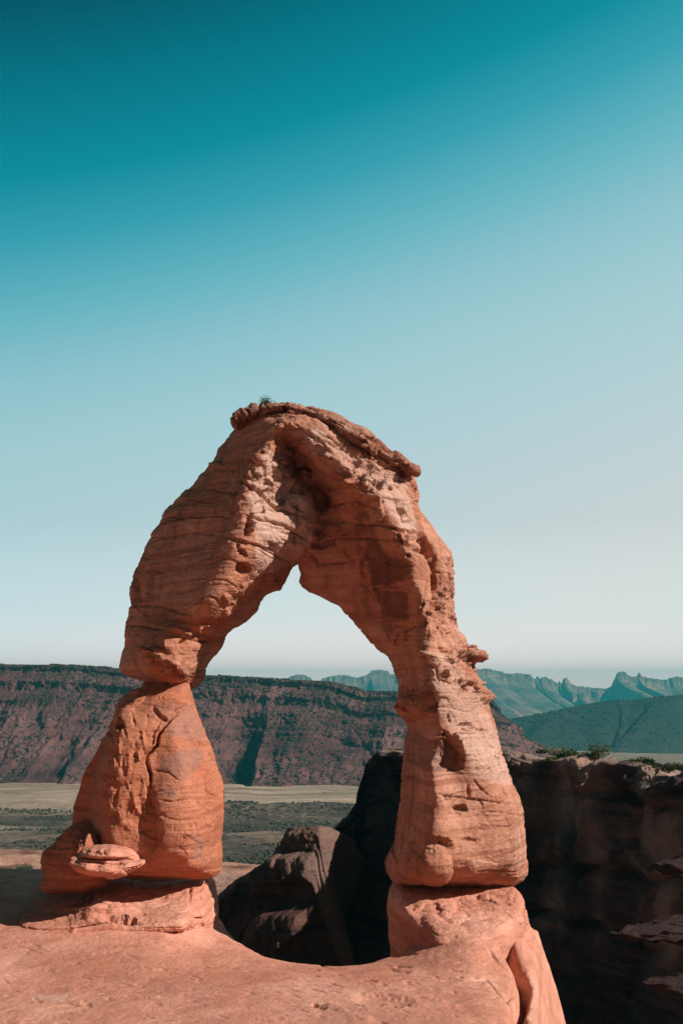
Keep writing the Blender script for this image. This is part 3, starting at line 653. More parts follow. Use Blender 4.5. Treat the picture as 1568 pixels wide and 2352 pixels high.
# block under the neck of the left leg
block_poly = (Z('3', [(300,862),(250,880),(195,905),(150,950),(110,1020),(95,1080),(70,1160)])
  + Z('d', [(640,640),(600,730),(555,800),(520,870),(500,950),(480,1000),(460,1060),(455,1150),(440,1280),(430,1400),(470,1470),(560,1500),(700,1508),(850,1512),(1000,1514),(1130,1516),(1290,1512),(1355,1500),(1388,1460),(1392,1380),(1385,1270),(1395,1190),(1405,1110),(1405,950),(1390,890),(1350,790),(1340,740),(1300,640),(1270,540),(1235,450),(1215,390),(1200,320),(1185,285),(1100,275),(1000,275),(930,275),(890,285)]))
block_ctrl = [
  Z('d', [(800,370,1.5),(735,480,1.8),(700,640,2.0),(685,760,2.1),(665,900,2.15),(650,1040,2.2),(665,1200,2.25),(650,1400,2.25)]),
  R('d', [(700,560),(600,760),(520,950),(500,1150),(500,1350)], .85), R('d', [(640,760),(590,950),(580,1200),(570,1400)], 1.35),
  Z('d', [(1100,440,1.9),(1050,530,2.1),(985,600,2.25),(970,680,2.3),(920,750,2.4),(925,820,2.4),(935,950,2.45),(930,1100,2.5),(930,1300,2.5),(900,1440,2.3)]),
  Z('d', [(1010,640,2.25),(960,760,2.3),(985,900,2.45),(1000,1100,2.7),(1010,1300,2.75)]), Z('d', [(1150,500,1.9),(1200,800,2.3),(1250,1000,2.35),(1250,1300,2.4),(1230,1440,2.1)]),
  Z('d', [(1240,600,1.5),(1310,800,1.8),(1350,1000,1.8),(1350,1300,1.8)]), R('d', [(880,340),(1000,330),(1150,340)], 1.15), Z('d', [(820,360,1.3),(930,390,1.65),(1080,395,1.7),(1180,400,1.5)]),
  R('d', [(930,300),(1100,295)], .9),
]
block_ctrl = [[(p[0], p[1], .45+(p[2]-.85)*1.45*(1 if p[0] < 330 else .93)) for p in L_] for L_ in block_ctrl]
V, Q = rock_volume(block_poly, Y0-1.0, [[(p[0], p[1], p[2]-.2) for p in L_] for L_ in block_ctrl], .8, .6, .07, blur=1, edgeD=.6, wb=.5)
V, Q = subdiv(V, Q); V = relax(V, Q, 1); N = vnormals(V, Q)
span_feats = []
add('groove', '3', [(560,1020),(500,1085),(440,1150),(408,1200),(398,1270),(335,1350),(330,1400),(350,1470),(350,1568)], 2.6, .34)
_r = np.random.RandomState(5)
for _k in range(46):
    _a, _b = _r.uniform(690, 930), _r.uniform(470, 1180); _l = _r.uniform(40, 130)
    add('groove' if _k % 3 else 'ridge', 'd', [(_a, _b), (_a+_r.uniform(-6, 14), _b+_l*.5), (_a+_r.uniform(-4, 20), _b+_l)], _r.uniform(1.4, 3.0), _r.uniform(.02, .07))
add('groove', 'd', [(935,960),(945,1100),(940,1250),(960,1400)], 9, .16); add('ridge', '3', [(440,1120),(395,1200),(385,1270),(318,1350)], 3, .1)
add('groove', '3', [(370,1010),(420,1070),(470,1100)], 3, .2); add('step', '3', [(620,980),(540,990),(470,960),(400,960),(300,930),(200,920)], 9, .22)
add('groove', '3', [(430,940),(440,970),(540,960),(550,1000)], 2.4, .12); add('groove', '3', [(600,1130),(606,1190)], 1.6, .06); add('groove', '3', [(690,1130),(720,1210)], 1.6, .06)
add('ridge', '3', [(580,1225),(660,1230),(720,1265)], 3, .06)
hol('3', (130,1135), 26, 24, 0, .35); 
for q in [(700,590,26,22,.25),(760,940,60,30,.16),(720,1010,24,60,.18),(800,1060,50,50,.16),(860,950,50,70,.12),(720,1140,40,40,.16),(860,1130,60,40,.16),(900,1050,30,40,.1),(760,1090,60,24,.14),(1190,1200,20,20,.12),(1190,1290,60,50,.05),(1090,1190,10,24,.08),(700,750,20,40,.1),(780,800,30,60,.1),(850,720,30,60,.1),(760,1230,60,50,.1),(980,1230,50,80,.14),(900,1200,60,24,.14)]:
    hol('d', q[:2], q[2]*.8, q[3]*1.3, 8, q[4]*.35)
for q in [(830,1010,20,50,.14),(720,900,60,20,.12),(680,970,16,60,.12),(900,1110,40,20,.12),(800,1170,60,30,.12),(890,1260,60,40,.1),(760,1300,60,30,.1),(1300,900,60,80,.05),(1200,1100,70,80,.05)]:
    hol('d', q[:2], q[2], q[3], 25, q[4]*.3, 1, 'knob')
for pts in [[(1240,830),(1350,850)],[(1350,880),(1355,940),(1370,945)],[(1000,1020),(1080,1030),(1200,1010),(1390,1020)],[(960,830),(1060,850),(1120,900)],[(1150,1280),(1160,1230),(1260,1300)],[(1000,1110),(1120,1120)],[(1340,1300),(1335,1370)],[(1165,550),(1175,600)],[(890,1210),(960,1285)],[(980,1110),(1120,1150),(1200,1140)]]:
    add('groove', 'd', pts, 1.7, .07)
V = V + N*strokes(V, N, span_feats)[:, None]
N = vnormals(V, Q)
rz = .42 + .2*paint(V, [(Z('d', [(740,420),(960,400),(960,640),(900,760),(930,960),(920,1240),(800,1400),(650,1350),(660,900)]), 1)], 8)
V = V + N*rock_noise(V, N, rz, .45, None, 9)[:, None]
mesh_obj('leg_block', V, Q, M_block, arch, dress(V, N, [], [
    (Z('d', [(1060,520),(1200,420),(1240,480),(1290,640),(1180,640),(1150,620),(1040,620)]), .5), (Z('d', [(1060,720),(1280,700),(1270,780),(1190,860),(1130,910),(1090,860),(1000,840),(990,780)]), .5),
    (Z('d', [(1000,930),(1110,940),(1110,1000),(1040,1010),(1000,980)]), .6), (Z('d', [(1200,1220),(1280,1250),(1280,1410),(1200,1390),(1220,1300)]), .4), (Z('d', [(980,420),(1100,400),(1130,440),(1050,520),(980,480)]), .4)]), loc=arch_base)

# ------------------------------------------------------------------ pedestals, boulder, balanced rock
def rock(name, poly, ctrl, back, w, h, feats, mat, label, cat, Y=Y0, seed=0, rough=.7, strata=.6, tiltfn=None, group=None, edgeD=None, at=None, blur=1, wb=None):
    V, Q = rock_volume(poly, Y, ctrl, back, w, h, blur=blur, edgeD=edgeD, wb=wb)
    V, Q = subdiv(V, Q); V = relax(V, Q, 1); N = vnormals(V, Q)
    if feats: V = V + N*strokes(V, N, feats)[:, None]; N = vnormals(V, Q)
    V = V + N*rock_noise(V, N, rough, strata, tiltfn, seed)[:, None]
    base = (float(V[:, 0].mean()), float(V[:, 1].mean()), float(V[:, 2].min()))
    o = mesh_obj(name, V, Q, mat, None, at(V, N) if at else None, loc=base)
    return tag(o, label, cat, group)
FF = lambda kind, f, pts, w, dep: (kind, Z(f, pts), w, dep)
def HO(f, cx, cy, rx, ry, ang, dep, kind='hollow', p=1.0):
    ox, oy, s = FR[f]; return (kind, (ox+cx*s, oy+cy*s, rx*s, ry*s, ang), dep, p)

lped = Z('5', [(300,860),(420,850),(520,835),(600,838),(690,812),(760,800),(830,806),(930,822),(1080,820),(1180,812),(1275,810),(1298,835),(1330,900),(1338,970),(1352,1060),(1360,1200),(1200,1300),(600,1300),(0,1300),(-150,1250),(-100,1060),(60,960),(180,900)])
lctrl = [Z('5', [(560,830,1.6),(700,850,2.0),(820,860,2.3),(950,870,2.2),(1150,850,1.9),(1270,850,1.6)]), Z('5', [(480,1000,2.6),(640,975,2.5),(800,985,2.45),(930,990,2.4),(1150,1000,2.4),(1300,1010,2.0)]),
         Z('5', [(200,980,1.5),(100,1030,2.2),(250,1050,2.6),(480,1080,3.0),(800,1085,3.0),(1000,1100,3.1),(1300,1120,2.8)]), Z('5', [(300,900,1.1),(420,940,1.8)]), Z('5', [(500,960,1.5),(600,900,1.9),(560,960,1.7)])]
lf = [FF('step', '5', [(900,985),(760,985),(640,975),(540,1000),(400,975),(385,1000)], 16, .4), FF('step', '5', [(700,905),(600,930),(500,940),(380,930)], 9, .25), FF('groove', '5', [(200,1010),(400,1020),(560,1015),(700,1030),(900,1020)], 3, .2), FF('groove', '5', [(930,880),(1060,900),(1190,890)], 2.2, .08), FF('groove', '5', [(960,1000),(1100,1010),(1250,1000)], 2.2, .07), FF('groove', '5', [(560,850),(600,870),(560,930),(500,980),(620,985),(760,985)], 7, .22), HO('5', 780, 1075, 70, 22, 0, .7), FF('groove', '5', [(660,1050),(800,1080),(880,1085)], 4, .3),
      FF('groove', '5', [(1195,860),(1190,920),(1200,960)], 3.5, .2), FF('groove', '5', [(825,840),(822,880)], 3, .16), HO('5', 830, 880, 120, 60, 0, .3, 'knob'), HO('5', 740, 905, 60, 20, 10, .18), FF('groove', '5', [(700,900),(820,970),(930,970)], 4, .14),
      HO('5', 1245, 925, 50, 60, 0, .1, 'knob'), FF('groove', '5', [(430,905),(520,870),(540,900),(480,960)], 3, .12), HO('5', 600, 940, 60, 30, 0, .2)]
lctrl = [[(p[0], p[1], p[2]+(1.05 if p[1] < 2060 else .6)) for p in L_] for L_ in lctrl]
rock('rock_pedestal', lped, lctrl, 3.4, .5, .07, lf, M_slab, 'broad layered rock ledge under the left leg of the arch, shadowed at its left end', 'rock ledge', Y=32.7, seed=20, rough=.75, strata=1.8, edgeD=.7)
rped = Z('6', [(1300,1600),(1210,1400),(1200,1250),(1185,1150),(1180,1060),(1180,980),(1195,910),(1220,880),(1268,862)]) + Z('7', [(0,866),(120,880),(250,872),(380,865),(498,864),(545,905),(575,1000),(590,1060),(640,1140),(690,1300),(690,1560),(300,1600),(0,1600)])
rctrl = [R('6', [(1200,960),(1200,1100)], 1.0), Z('6', [(1285,880,2.3),(1290,960,2.5),(1300,1020,2.6),(1370,1080,2.9),(1430,1130,3.3)]), Z('7', [(0,890,2.4),(140,900,2.3),(330,890,2.2),(480,890,1.7)]), Z('7', [(60,1000,2.6),(200,1010,2.6),(400,1010,2.5),(540,1000,1.8)]), Z('7', [(0,1100,3.6),(200,1090,3.7),(380,1080,3.5),(560,1080,2.3)]), Z('7', [(0,1200,4.2),(200,1200,4.3),(400,1190,4.0)]), Z('7', [(0,1500,4.2),(300,1500,4.2),(560,1400,2.6)]),
         R('6', [(1240,1120),(1260,1200)], 1.6)]
rf = [FF('groove', '7', [(350,885),(355,950),(375,1010)], 3, .14), FF('groove', '7', [(400,1020),(480,1025),(575,1050)], 2.4, .12), FF('groove', '7', [(0,925),(30,960)], 3, .14), FF('groove', '7', [(60,1010),(130,1050)], 2.2, .1), FF('groove', '7', [(220,1050),(300,1060),(380,1050)], 2, .08), HO('7', 265, 920, 30, 40, 0, .1),
      FF('groove', '6', [(1440,880),(1470,950)], 3, .14)]
rctrl = [[(p[0], p[1], p[2]+(.55 if p[1] < 2070 and p[0] > 925 else .1)) for p in L_] for L_ in rctrl]
rock('rock_pedestal', rped, rctrl, 3.2, .4, .07, rf, M_slab, 'squat flat-topped rock block under the right leg of the arch', 'rock ledge', Y=32.3, seed=31, rough=.7, strata=1.1, edgeD=.7)
bpoly = Z('5', [(640,450),(520,440),(450,475),(410,510),(330,590),(270,640),(255,690),(262,740),(290,770),(250,850),(300,900),(500,900),(680,850),(720,700)])
rock('boulder', bpoly, [R('5', [(420,560),(350,680),(370,780)], .8), Z('5', [(480,560,1.3),(460,700,1.4),(460,820,1.3)]), Z('5', [(600,560,2.1),(600,700,2.3),(620,820,2.0)])], 1.6, .8, .06, [], M_block, 'rounded dark boulder in shade against the foot of the left leg', 'boulder', Y=31.3, seed=41, rough=.7, strata=1.5, edgeD=.6)
spoly = Z('5', [(490,690),(500,620),(512,575),(530,555),(556,545),(563,522),(578,510),(590,522),(602,545),(625,590),(640,640),(650,700)])
rock('rock_spire', spoly, [Z('5', [(570,560,.75),(560,620,.9)]), Z('5', [(610,600,.6)])], .5, .25, .04, [], M_block, 'small pointed rock knob behind the balanced flat rock', 'rock', Y=30.2, seed=46, rough=.9, strata=.9)
disc = empty('balanced_rock', (-6.2, 30.3, -6.0))
tag(disc, 'flat mushroom-shaped rock disc with a layered rim resting beside the left leg', 'rock')
def disc_part(name, poly, ctrl, Y, w, feats, seed):
    V, Q = rock_volume(poly, Y, ctrl, 1.1, w, .04, blur=1, edgeD=.45)
    V, Q = subdiv(V, Q); V = relax(V, Q, 1); N = vnormals(V, Q)
    V = V + N*strokes(V, N, feats)[:, None]; N = vnormals(V, Q)
    V = V + N*rock_noise(V, N, .4, .7, None, seed)[:, None]
    mesh_obj(name, V, Q, M_slab, disc, loc=(-6.2, 30.3, -6.0))
disc_part('lower_layer', Z('5', [(432,690),(450,668),(520,660),(640,666),(760,678),(870,688),(905,691),(917,705),(908,720),(880,737),(840,765),(790,788),(740,800),(680,802),(560,790),(480,760),(440,720)]),
          [Z('5', [(470,700,1.0),(640,710,1.7),(800,710,1.5),(890,706,.9)]), Z('5', [(540,750,.8),(700,765,.8)])], 29.3, .42,
          [FF('groove', '5', [(520,690),(600,700),(700,712),(800,710)], 1.8, .07), FF('groove', '5', [(560,676),(640,684),(740,694)], 1.6, .05), HO('5', 840, 762, 30, 14, -30, .1)], 51)
disc_part('upper_layer', Z('5', [(492,672),(500,640),(520,612),(560,598),(640,590),(700,588),(790,605),(840,635),(866,664),(878,690),(860,706),(760,700),(600,692),(500,684)]),
          [Z('5', [(530,650,1.1),(640,645,1.55),(800,655,1.35)])], 29.4, .45,
          [FF('groove', '5', [(540,632),(620,640),(640,655)], 2.2, .1), FF('groove', '5', [(650,620),(662,655)], 1.8, .08), FF('groove', '5', [(700,610),(780,640),(850,670)], 1.8, .06)], 57)
# ------------------------------------------------------------------ slickrock in front (the bowl's lip)
def at_z(px, py, z):
    u, v = (px-784.0)/F, (1176.0-py)/F
    t = z/(SP+v*CP); return u*t, (CP-v*SP)*t
def slab_level(x, y):
    return -7.15 + .035*(31-y) + .03*np.maximum(0, 22-y) + .22*np.maximum(0, 14-y) - .12*np.maximum(0, -2-x)*0 + .9*ss(26, 36, y)*ss(-3.8, -5.6, x) + .85*np.exp(-((x-3.9)/1.8)**2-((y-29.2)/2.3)**2) + .30*ss(-3.6, -5.0, x)*ss(25, 29.5, y) + .012*(x)
rimP = [(500,2120),(525,2138),(560,2158),(620,2178),(690,2189),(760,2193),(810,2191),(850,2184),(900,2170),(950,2148)]
rim = [at_z(a, b, -7.2) for a, b in rimP]
plan = [(-60, 38), (-12, 37.5), (-7, 36.8), (-4.6, 35.5), (-4.1, 33.5)] + rim + [(2.6, 32.2), (2.6, 34.6), (5.4, 34.8), (5.75, 32.5)] \
    + [at_z(a, b, -6.9) for a, b in [(1205,2120),(1204,2170),(1202,2230),(1196,2290),(1180,2352)]] + [(2.9, 12), (3.0, 0), (3.4, -30), (-60, -30)]
def slab_z(x, y):
    s = polydist(plan, x, y)
    q = np.maximum(.25-s, 0)
    inner = np.maximum(1.6-np.maximum(s, 0), 0)
    z = slab_level(x, y) - .07*inner**2 - np.where(q < .8, .7*q*q, .7*.64+1.12*(q-.8)+.6*np.maximum(q-1.5, 0)) - ss(1.5, 3, x)*2.2*np.maximum(q-.55, 0)
    side = ss(2.8, 4.6, x)*ss(33, 30, y)
    z = z - .35*side*ss(0, 2.0, 2.2-s)
    z = z - .38*np.exp(-((x-(.35+.03*(y-26)))/3.2)**2)*ss(24, 31, y) + .38*np.exp(-((x-.3)/3.2)**2)*0
    return np.maximum(z, -26)
def lin(a, b, n): return np.linspace(a, b, n)
xs = np.concatenate([lin(-60, -11.5, 60), lin(-11.4, 9, 520), lin(9.2, 26, 60)]); ys = np.concatenate([lin(-30, 14, 60), lin(14.2, 36, 560), lin(36.3, 60, 60)])
X, Yg = np.meshgrid(xs, ys, indexing='ij'); x, y = X.ravel(), Yg.ravel()
z = slab_z(x, y)
V = np.stack([x, y, z], 1); Q = gridfaces(len(xs), len(ys), True)
N = vnormals(V, Q)
gf = [FF('groove', 'P', [(1142,2112),(1166,2170),(1190,2215),(1202,2255),(1196,2300),(1188,2330),(1196,2400)], 12, .6),
      FF('groove', 'P', [(1195,2240),(1200,2270)], 14, .2),
      FF('groove', '7', [(340,1230),(400,1320),(470,1380),(525,1430)], 2.6, .10), FF('groove', '7', [(60,1430),(200,1445),(330,1440),(400,1530),(460,1600),(560,1700)], 2.6, .09), FF('groove', '7', [(0,1420),(100,1440)], 2, .05),
      FF('groove', '7', [(440,1600),(470,1560),(520,1500)], 3, .12), FF('step', '7', [(560,1700),(440,1590),(330,1440)], 14, .07),
      FF('groove', '6', [(980,1265),(1060,1280),(1160,1290),(1300,1285)], 3, .05), FF('groove', '6', [(1180,1265),(1330,1270)], 4, .12), FF('groove', '6', [(1220,1360),(1320,1365)], 2.5, .07), FF('groove', '6', [(1190,1385),(1310,1400)], 2.5, .07), FF('groove', '6', [(1300,1185),(1400,1195)], 3, .07), FF('groove', '6', [(1080,1250),(1240,1235)], 2.5, .05),
      HO('6', 720, 1600, 16, 13, 0, .16), HO('6', 760, 1620, 40, 14, 20, .05), HO('6', 1230, 1612, 50, 14, 5, .13), FF('step', '6', [(1100,1675),(960,1665),(880,1625),(780,1590)], 12, .07), HO('6', 1150, 1570, 200, 50, 5, .10), HO('6', 320, 1528, 24, 12, 0, .03),
      FF('step', '6', [(1568,1570),(1400,1600),(1250,1600),(1120,1560)], 12, .06), HO('5', 1025, 1370, 24, 7, 10, .07), FF('groove', '5', [(780,1270),(880,1320)], 1.6, .04), FF('groove', '5', [(960,1375),(1030,1370)], 1.8, .04),
      HO('5', 550, 1590, 40, 16, 10, .05), FF('groove', '5', [(210,1550),(260,1580)], 2, .05), FF('groove', '5', [(20,1440),(60,1470)], 1.8, .04), FF('groove', '5', [(470,1335),(500,1340)], 1.8, .04), FF('groove', '5', [(960,1580),(1010,1600)], 1.8, .03), FF('groove', '5', [(750,1320),(770,1330)], 1.8, .04)]
rg = np.random.RandomState(4)
for k in range(240):     # small pock marks and scour lines
    a, b = rg.uniform(-40, 1230), rg.uniform(2150, 2350); l = rg.uniform(6, 34)
    gf.append(('groove', [(a, b), (a+l, b+l*rg.uniform(.05, .3))], rg.uniform(.8, 1.5), rg.uniform(.015, .06)))
dz = np.zeros(len(V)); vis = (V[:, 1] > 12) & (x > -12) & (x < 9)
dz[vis] = strokes(V[vis], N[vis], gf, front=False)
V[:, 2] += dz
inn = ss(-1, .5, polydist(plan, x, y))
V[:, 2] += .10*fbm(x*.35, y*.25, 0*x, 3)*inn + .035*fbm(x*1.1+y*.3, y*1.6, 0*x, 4, .55) + .012*fbm(x*5, y*7, 0*x, 3, .6) + (1-inn)*.8*fbm(x*.25, y*.25, z*.4, 4)
V[:, 2] -= .03*ss(.25, .6, fbm(x*.9+30, y*2.4, 0*x, 4))
V[:, 2] -= .022*np.abs(((V[:, 2]*9+fbm(x*.3, y*.3, 0*x, 2)*3) % 1)-.5)*ss(.0, .4, fbm(x*.3+9, y*.3, 0*x, 2))*ss(-2, 3, x)
pal = [(Z('5', [(575,1272),(605,1270),(605,1282),(580,1284)]), .8), (Z('5', [(610,1528),(655,1528),(655,1540),(615,1542)]), .9), (Z('5', [(640,1552),(680,1560),(670,1572),(640,1565)]), .8), (Z('5', [(975,1538),(1030,1542),(1025,1552),(980,1550)]), .9),
       (Z('5', [(195,1555),(300,1540),(440,1535),(400,1580),(300,1570),(220,1580)]), .6), (Z('5', [(1340,1640),(1400,1690),(1370,1685)]), .7), (Z('5', [(430,1565),(470,1560),(460,1580)]), .6)]
tag(mesh_obj('slickrock_ground', V, Q, M_slab, None, {'pale': paint(V, pal, 2)}), kind='structure')

# ------------------------------------------------------------------ ribbons: cliffs, mesas, hills built as swept relief
def ribbon(name, cols, profile, ncol, nrow, noisefn, mat, kind='structure', attrs=None, world=()):
    """cols: (px, py, Y) of the rim; world: further rim points in metres (x, y, z); profile: (out, down) pairs in metres, out = towards the viewer's side"""
    P = []
    for a, b, c in cols:
        X_, Z_ = unproj(a, b, c); P.append((float(X_), c, float(Z_)))
    P += list(world); P = np.array(P, float)
    L = np.concatenate([[0], np.cumsum(np.hypot(np.diff(P[:, 0]), np.diff(P[:, 1])))])
    if isinstance(ncol, int): s = np.linspace(0, L[-1], ncol)
    else: s = np.interp(np.linspace(0, 1, ncol[0]), ncol[1], np.array(ncol[2])*L[-1])
    C = np.stack([np.interp(s, L, P[:, k]) for k in range(3)], 1)
    k = 9; Cs = C.copy()
    for c in (0, 1): Cs[:, c] = np.convolve(np.pad(C[:, c], k, mode='reflect', reflect_type='odd'), np.ones(2*k+1)/(2*k+1), 'valid')
    T = np.gradient(Cs[:, :2], axis=0); T /= np.linalg.norm(T, axis=1)[:, None]
    Nn = np.stack([T[:, 1], -T[:, 0]], 1)
    pr = np.array(profile, float); pl = np.concatenate([[0], np.cumsum(np.hypot(*np.diff(pr, axis=0).T))])
    t = np.interp(np.linspace(0, 1, nrow), np.linspace(0, 1, len(pl))*.5+.5*pl/pl[-1], pl)
    po, pd = np.interp(t, pl, pr[:, 0]), np.interp(t, pl, pr[:, 1])
    o, dn = np.broadcast_to(po, (len(s), nrow)), np.broadcast_to(pd, (len(s), nrow))
    S = np.broadcast_to(s[:, None], o.shape)
    do, dd = noisefn(S, o, dn, C)
    O = o+do
    Xv = Cs[:, 0:1]+Nn[:, 0:1]*O; Yv = Cs[:, 1:2]+Nn[:, 1:2]*O; Zv = C[:, 2:3]-dn+dd
    V = np.stack([Xv, Yv, Zv], -1).reshape(-1, 3)
    Q = gridfaces(len(s), nrow)
    at = {k_: f(S, o, dn, V.reshape(*S.shape, 3)).ravel() for k_, f in (attrs or {}).items()}
    ob = mesh_obj(name, V, Q, mat, None, at)
    if kind: tag(ob, kind=kind)
    return ob, V.reshape(*S.shape, 3)

CAPLIT = lambda S, o, dn, V: np.clip(ss(.5, -.1, dn+.9*fbm(S*.5, dn*.5, 0*S+9, 3))*.4 + .5*ss(8, 10.5, V[..., 0])*ss(9, 7, dn)*ss(-.2, .3, fbm(S*.3, dn*.2, 0*S+19, 3)), 0, 1)  # rim tops painted pale as if sunlit; right wall mottled paler
def BEN(S, dn, X):
    b = 0
    for d0, ph, th in ((6.6, 3, .22), (9.3, 13, .05), (11.4, 23, .0), (13.6, 33, .1)):
        e = dn-d0-.5*fbm(S*.12, 0*S, 0*S+ph, 2)
        b = b + ss(7.2, 8.6, X)*ss(th-.1, th+.25, fbm(S*.16, 0*S, 0*S+ph+5, 3)+.12)*ss(-.15, .15, e)*ss(1.8, .3, e)
    return b
def cliff_noise(S, o, dn, C):
    led = np.abs(((dn*.42+fbm(S*.05, dn*.1, 0*S, 2)*1.3) % 1)-.5)*2
    face = ss(-.5, .8, dn)
    d = face*(.4*fbm(S*.10, dn*.16, 0*S+2, 3)*ss(1, 6, dn)+.55*fbm(S*.45, dn*.4, 0*S+5, 5, .6)+.35*(cell(S*.45, dn*.30+.4*fbm(S*.3, dn*.3, 0*S), 0*S+.5)[1]-.5)-.75*ss(.75, 1, led)*ss(-.3, .3, fbm(S*.1, dn*.1, 7+0*S, 2))+.5*fbm(S*.06, dn*1.3, 0*S+3, 3)+.10*fbm(S*2, dn*1.5, 0*S, 3))
    xr = C[:, 0:1]
    d = d+face*ss(9, 10.5, xr)*ss(20, 14, xr)*ss(9, 5, dn)*1.1*ridged(S*.16+.35, dn*.03, 0*S, 2)
    d = d+.9*(cell(S*.22, dn*.26+.3*fbm(S*.2, dn*.2, 0*S), 0*S+.5)[1]-.5)*ss(.3, 1.2, dn)+ss(-.6, .2, dn)*ss(4, .5, dn)*(.35*fbm(S*1.3, dn*1.6, 0*S+3, 4, .6)+.3*(cell(S*1.1, dn*1.4, 0*S+.5)[1]-.5))
    top = ss(.6, -.5, dn)
    dd = top*(.32*fbm(S*.9, o*.8, 0*S, 5, .6)+.26*np.floor(2.6*fbm(S*.4, o*.6, 0*S+4, 3)))
    return d, dd
wall_prof = [(-16, 4.2), (-8, 1.6), (-3, .45), (-1, .12), (-.3, .0), (.1, .15), (.25, .8), (-.1, 1.1), (.2, 2.0), (.5, 4), (1.1, 6.5), (2.4, 9), (5, 12.5), (9, 16.5), (15, 19.5), (24, 21), (40, 22)]
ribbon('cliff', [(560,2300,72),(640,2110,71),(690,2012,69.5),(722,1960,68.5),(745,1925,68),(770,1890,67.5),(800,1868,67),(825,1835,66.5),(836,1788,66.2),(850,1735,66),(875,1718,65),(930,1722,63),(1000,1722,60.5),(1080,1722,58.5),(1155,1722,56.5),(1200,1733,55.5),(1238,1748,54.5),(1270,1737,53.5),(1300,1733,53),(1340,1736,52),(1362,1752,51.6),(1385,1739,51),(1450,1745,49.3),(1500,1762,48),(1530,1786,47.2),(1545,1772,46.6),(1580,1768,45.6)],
       wall_prof, 900, 300, cliff_noise, M_cliff, attrs={'pale': CAPLIT}, world=[(17.5, 42, -5.2), (19.5, 39, -7.5), (22, 35.5, -6.0), (24, 32, -8.0), (27, 26, -5), (32, 12, -2), (34, -12, 1)])
def fin_noise(S, o, dn, C):
    face = ss(-.5, .8, dn)
    d = face*(.9*fbm(S*.12, dn*.06, 0*S+12, 4)+.7*(cell(S*.3, dn*.35, 0*S+.5)[1]-.5)+.4*fbm(S*1.0, dn*1.2, 0*S+2, 4, .6)+.25*fbm(S*.5, dn*.3, 0*S+15, 4)+.08*fbm(S*2, dn*1.5, 0*S, 3))
    # two shelves that catch the sun under the flat block at the rim
    X = C[:, 0:1]; m = ss(-4.2, -3.7, X)*ss(-.9, -1.3, X)
    d = d + m*(.9*ss(1.3, 1.6, dn)*ss(3.6, 2.4, dn) + .9*ss(4.4, 4.6, dn)*ss(7, 5.4, dn))+.3*fbm(S*.9, dn*1.1, 0*S+4, 4, .6)+.35*(cell(S*.5, dn*.6, 0*S+.5)[1]-.5)*ss(0, 1, dn)
    return d, ss(.6, -.5, dn)*.25*fbm(S*.6, o*.5, 0*S, 4)
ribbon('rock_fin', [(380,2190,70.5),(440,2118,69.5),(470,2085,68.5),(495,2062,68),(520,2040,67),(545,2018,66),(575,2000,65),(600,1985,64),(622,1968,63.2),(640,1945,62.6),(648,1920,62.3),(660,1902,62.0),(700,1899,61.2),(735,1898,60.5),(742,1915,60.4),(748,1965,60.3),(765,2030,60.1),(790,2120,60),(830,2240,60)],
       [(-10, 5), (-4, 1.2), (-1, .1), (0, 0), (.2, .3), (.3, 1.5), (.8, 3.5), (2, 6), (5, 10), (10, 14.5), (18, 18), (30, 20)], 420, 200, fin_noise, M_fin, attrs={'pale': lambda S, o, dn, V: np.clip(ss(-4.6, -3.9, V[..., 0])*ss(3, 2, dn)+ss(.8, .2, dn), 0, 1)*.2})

# shelves of pale slickrock beyond the arch on the left
xs = lin(-75, -6, 300); ys = lin(66, 112, 300); X, Yg = np.meshgrid(xs, ys, indexing='ij')
q = Yg+.12*X+2.5*fbm(X*.05, Yg*.05, 0*X, 3); 
z = -12.2-.045*q - .9*np.floor((q-60)/7.0+fbm(X*.06, Yg*.06, 0*X+3, 3))*0 + .8*fbm(X*.06, Yg*.1, 0*X, 3)
stp = (q/5.5+1.3*fbm(X*.05, Yg*.12, 0*X+3, 4)); fr_ = stp-np.floor(stp)
z = z - 1.5*(ss(.0, .2, fr_)-fr_) + .2*fbm(X*.4, Yg*.6, 0*X, 4, .6)
z = z - 30*ss(103, 112, q)
V = np.stack([X, Yg, z], -1).reshape(-1, 3)
ob = mesh_obj('slickrock_shelf', V, gridfaces(len(xs), len(ys), True), M_shelf, None, {'stain': (.8*ss(.05, .3, fbm(X*.12, Yg*.3, 0*X+8, 4))*ss(.5, .9, fr_)).ravel()}); tag(ob, kind='structure')
shelf = (xs, ys, z)
# bowl floor
xs = lin(-30, 60, 80); ys = lin(20, 80, 80); X, Yg = np.meshgrid(xs, ys, indexing='ij')
V = np.stack([X, Yg, -24.5+1.0*fbm(X*.08, Yg*.08, 0*X, 3)], -1).reshape(-1, 3)
tag(mesh_obj('bowl_floor', V, gridfaces(80, 80, True), M_cliff), kind='structure')

# ------------------------------------------------------------------ valley and ground
def valley_z(x, y):
    base = np.interp(y, [100, 200, 280, 600, 830, 1400, 3000, 9000], [-46, -47, -50, -73, -77, -96, -150, -190])
    z = base+2.4*fbm(x*.014, y*.014, 0*x, 6, .62)*ss(100, 300, y)+4*fbm(x*.0035, y*.004, 0*x+2, 3)
    r = np.exp(-((y-(545+.04*x))/42.0)**2)*ss(-95, -60, x)
    z = z+r*(7+5*fbm(x*.02, y*.02, 0*x, 5, .6)+3*np.abs(fbm(x*.05, y*.04, 0*x+3, 3)))
    z = z+4.5*np.exp(-((y-650)/22)**2)*np.exp(-((x+235)/36.)**2)+5*np.exp(-((y-640)/26)**2)*np.exp(-((x+180)/26.)**2)
    return z
ys = np.concatenate([lin(100, 900, 460), np.geomspace(905, 6100, 150)]); us = lin(-.62, .62, 460)
U, Yg = np.meshgrid(us, ys, indexing='ij'); X = U*(Yg+60)
z = valley_z(X, Yg)
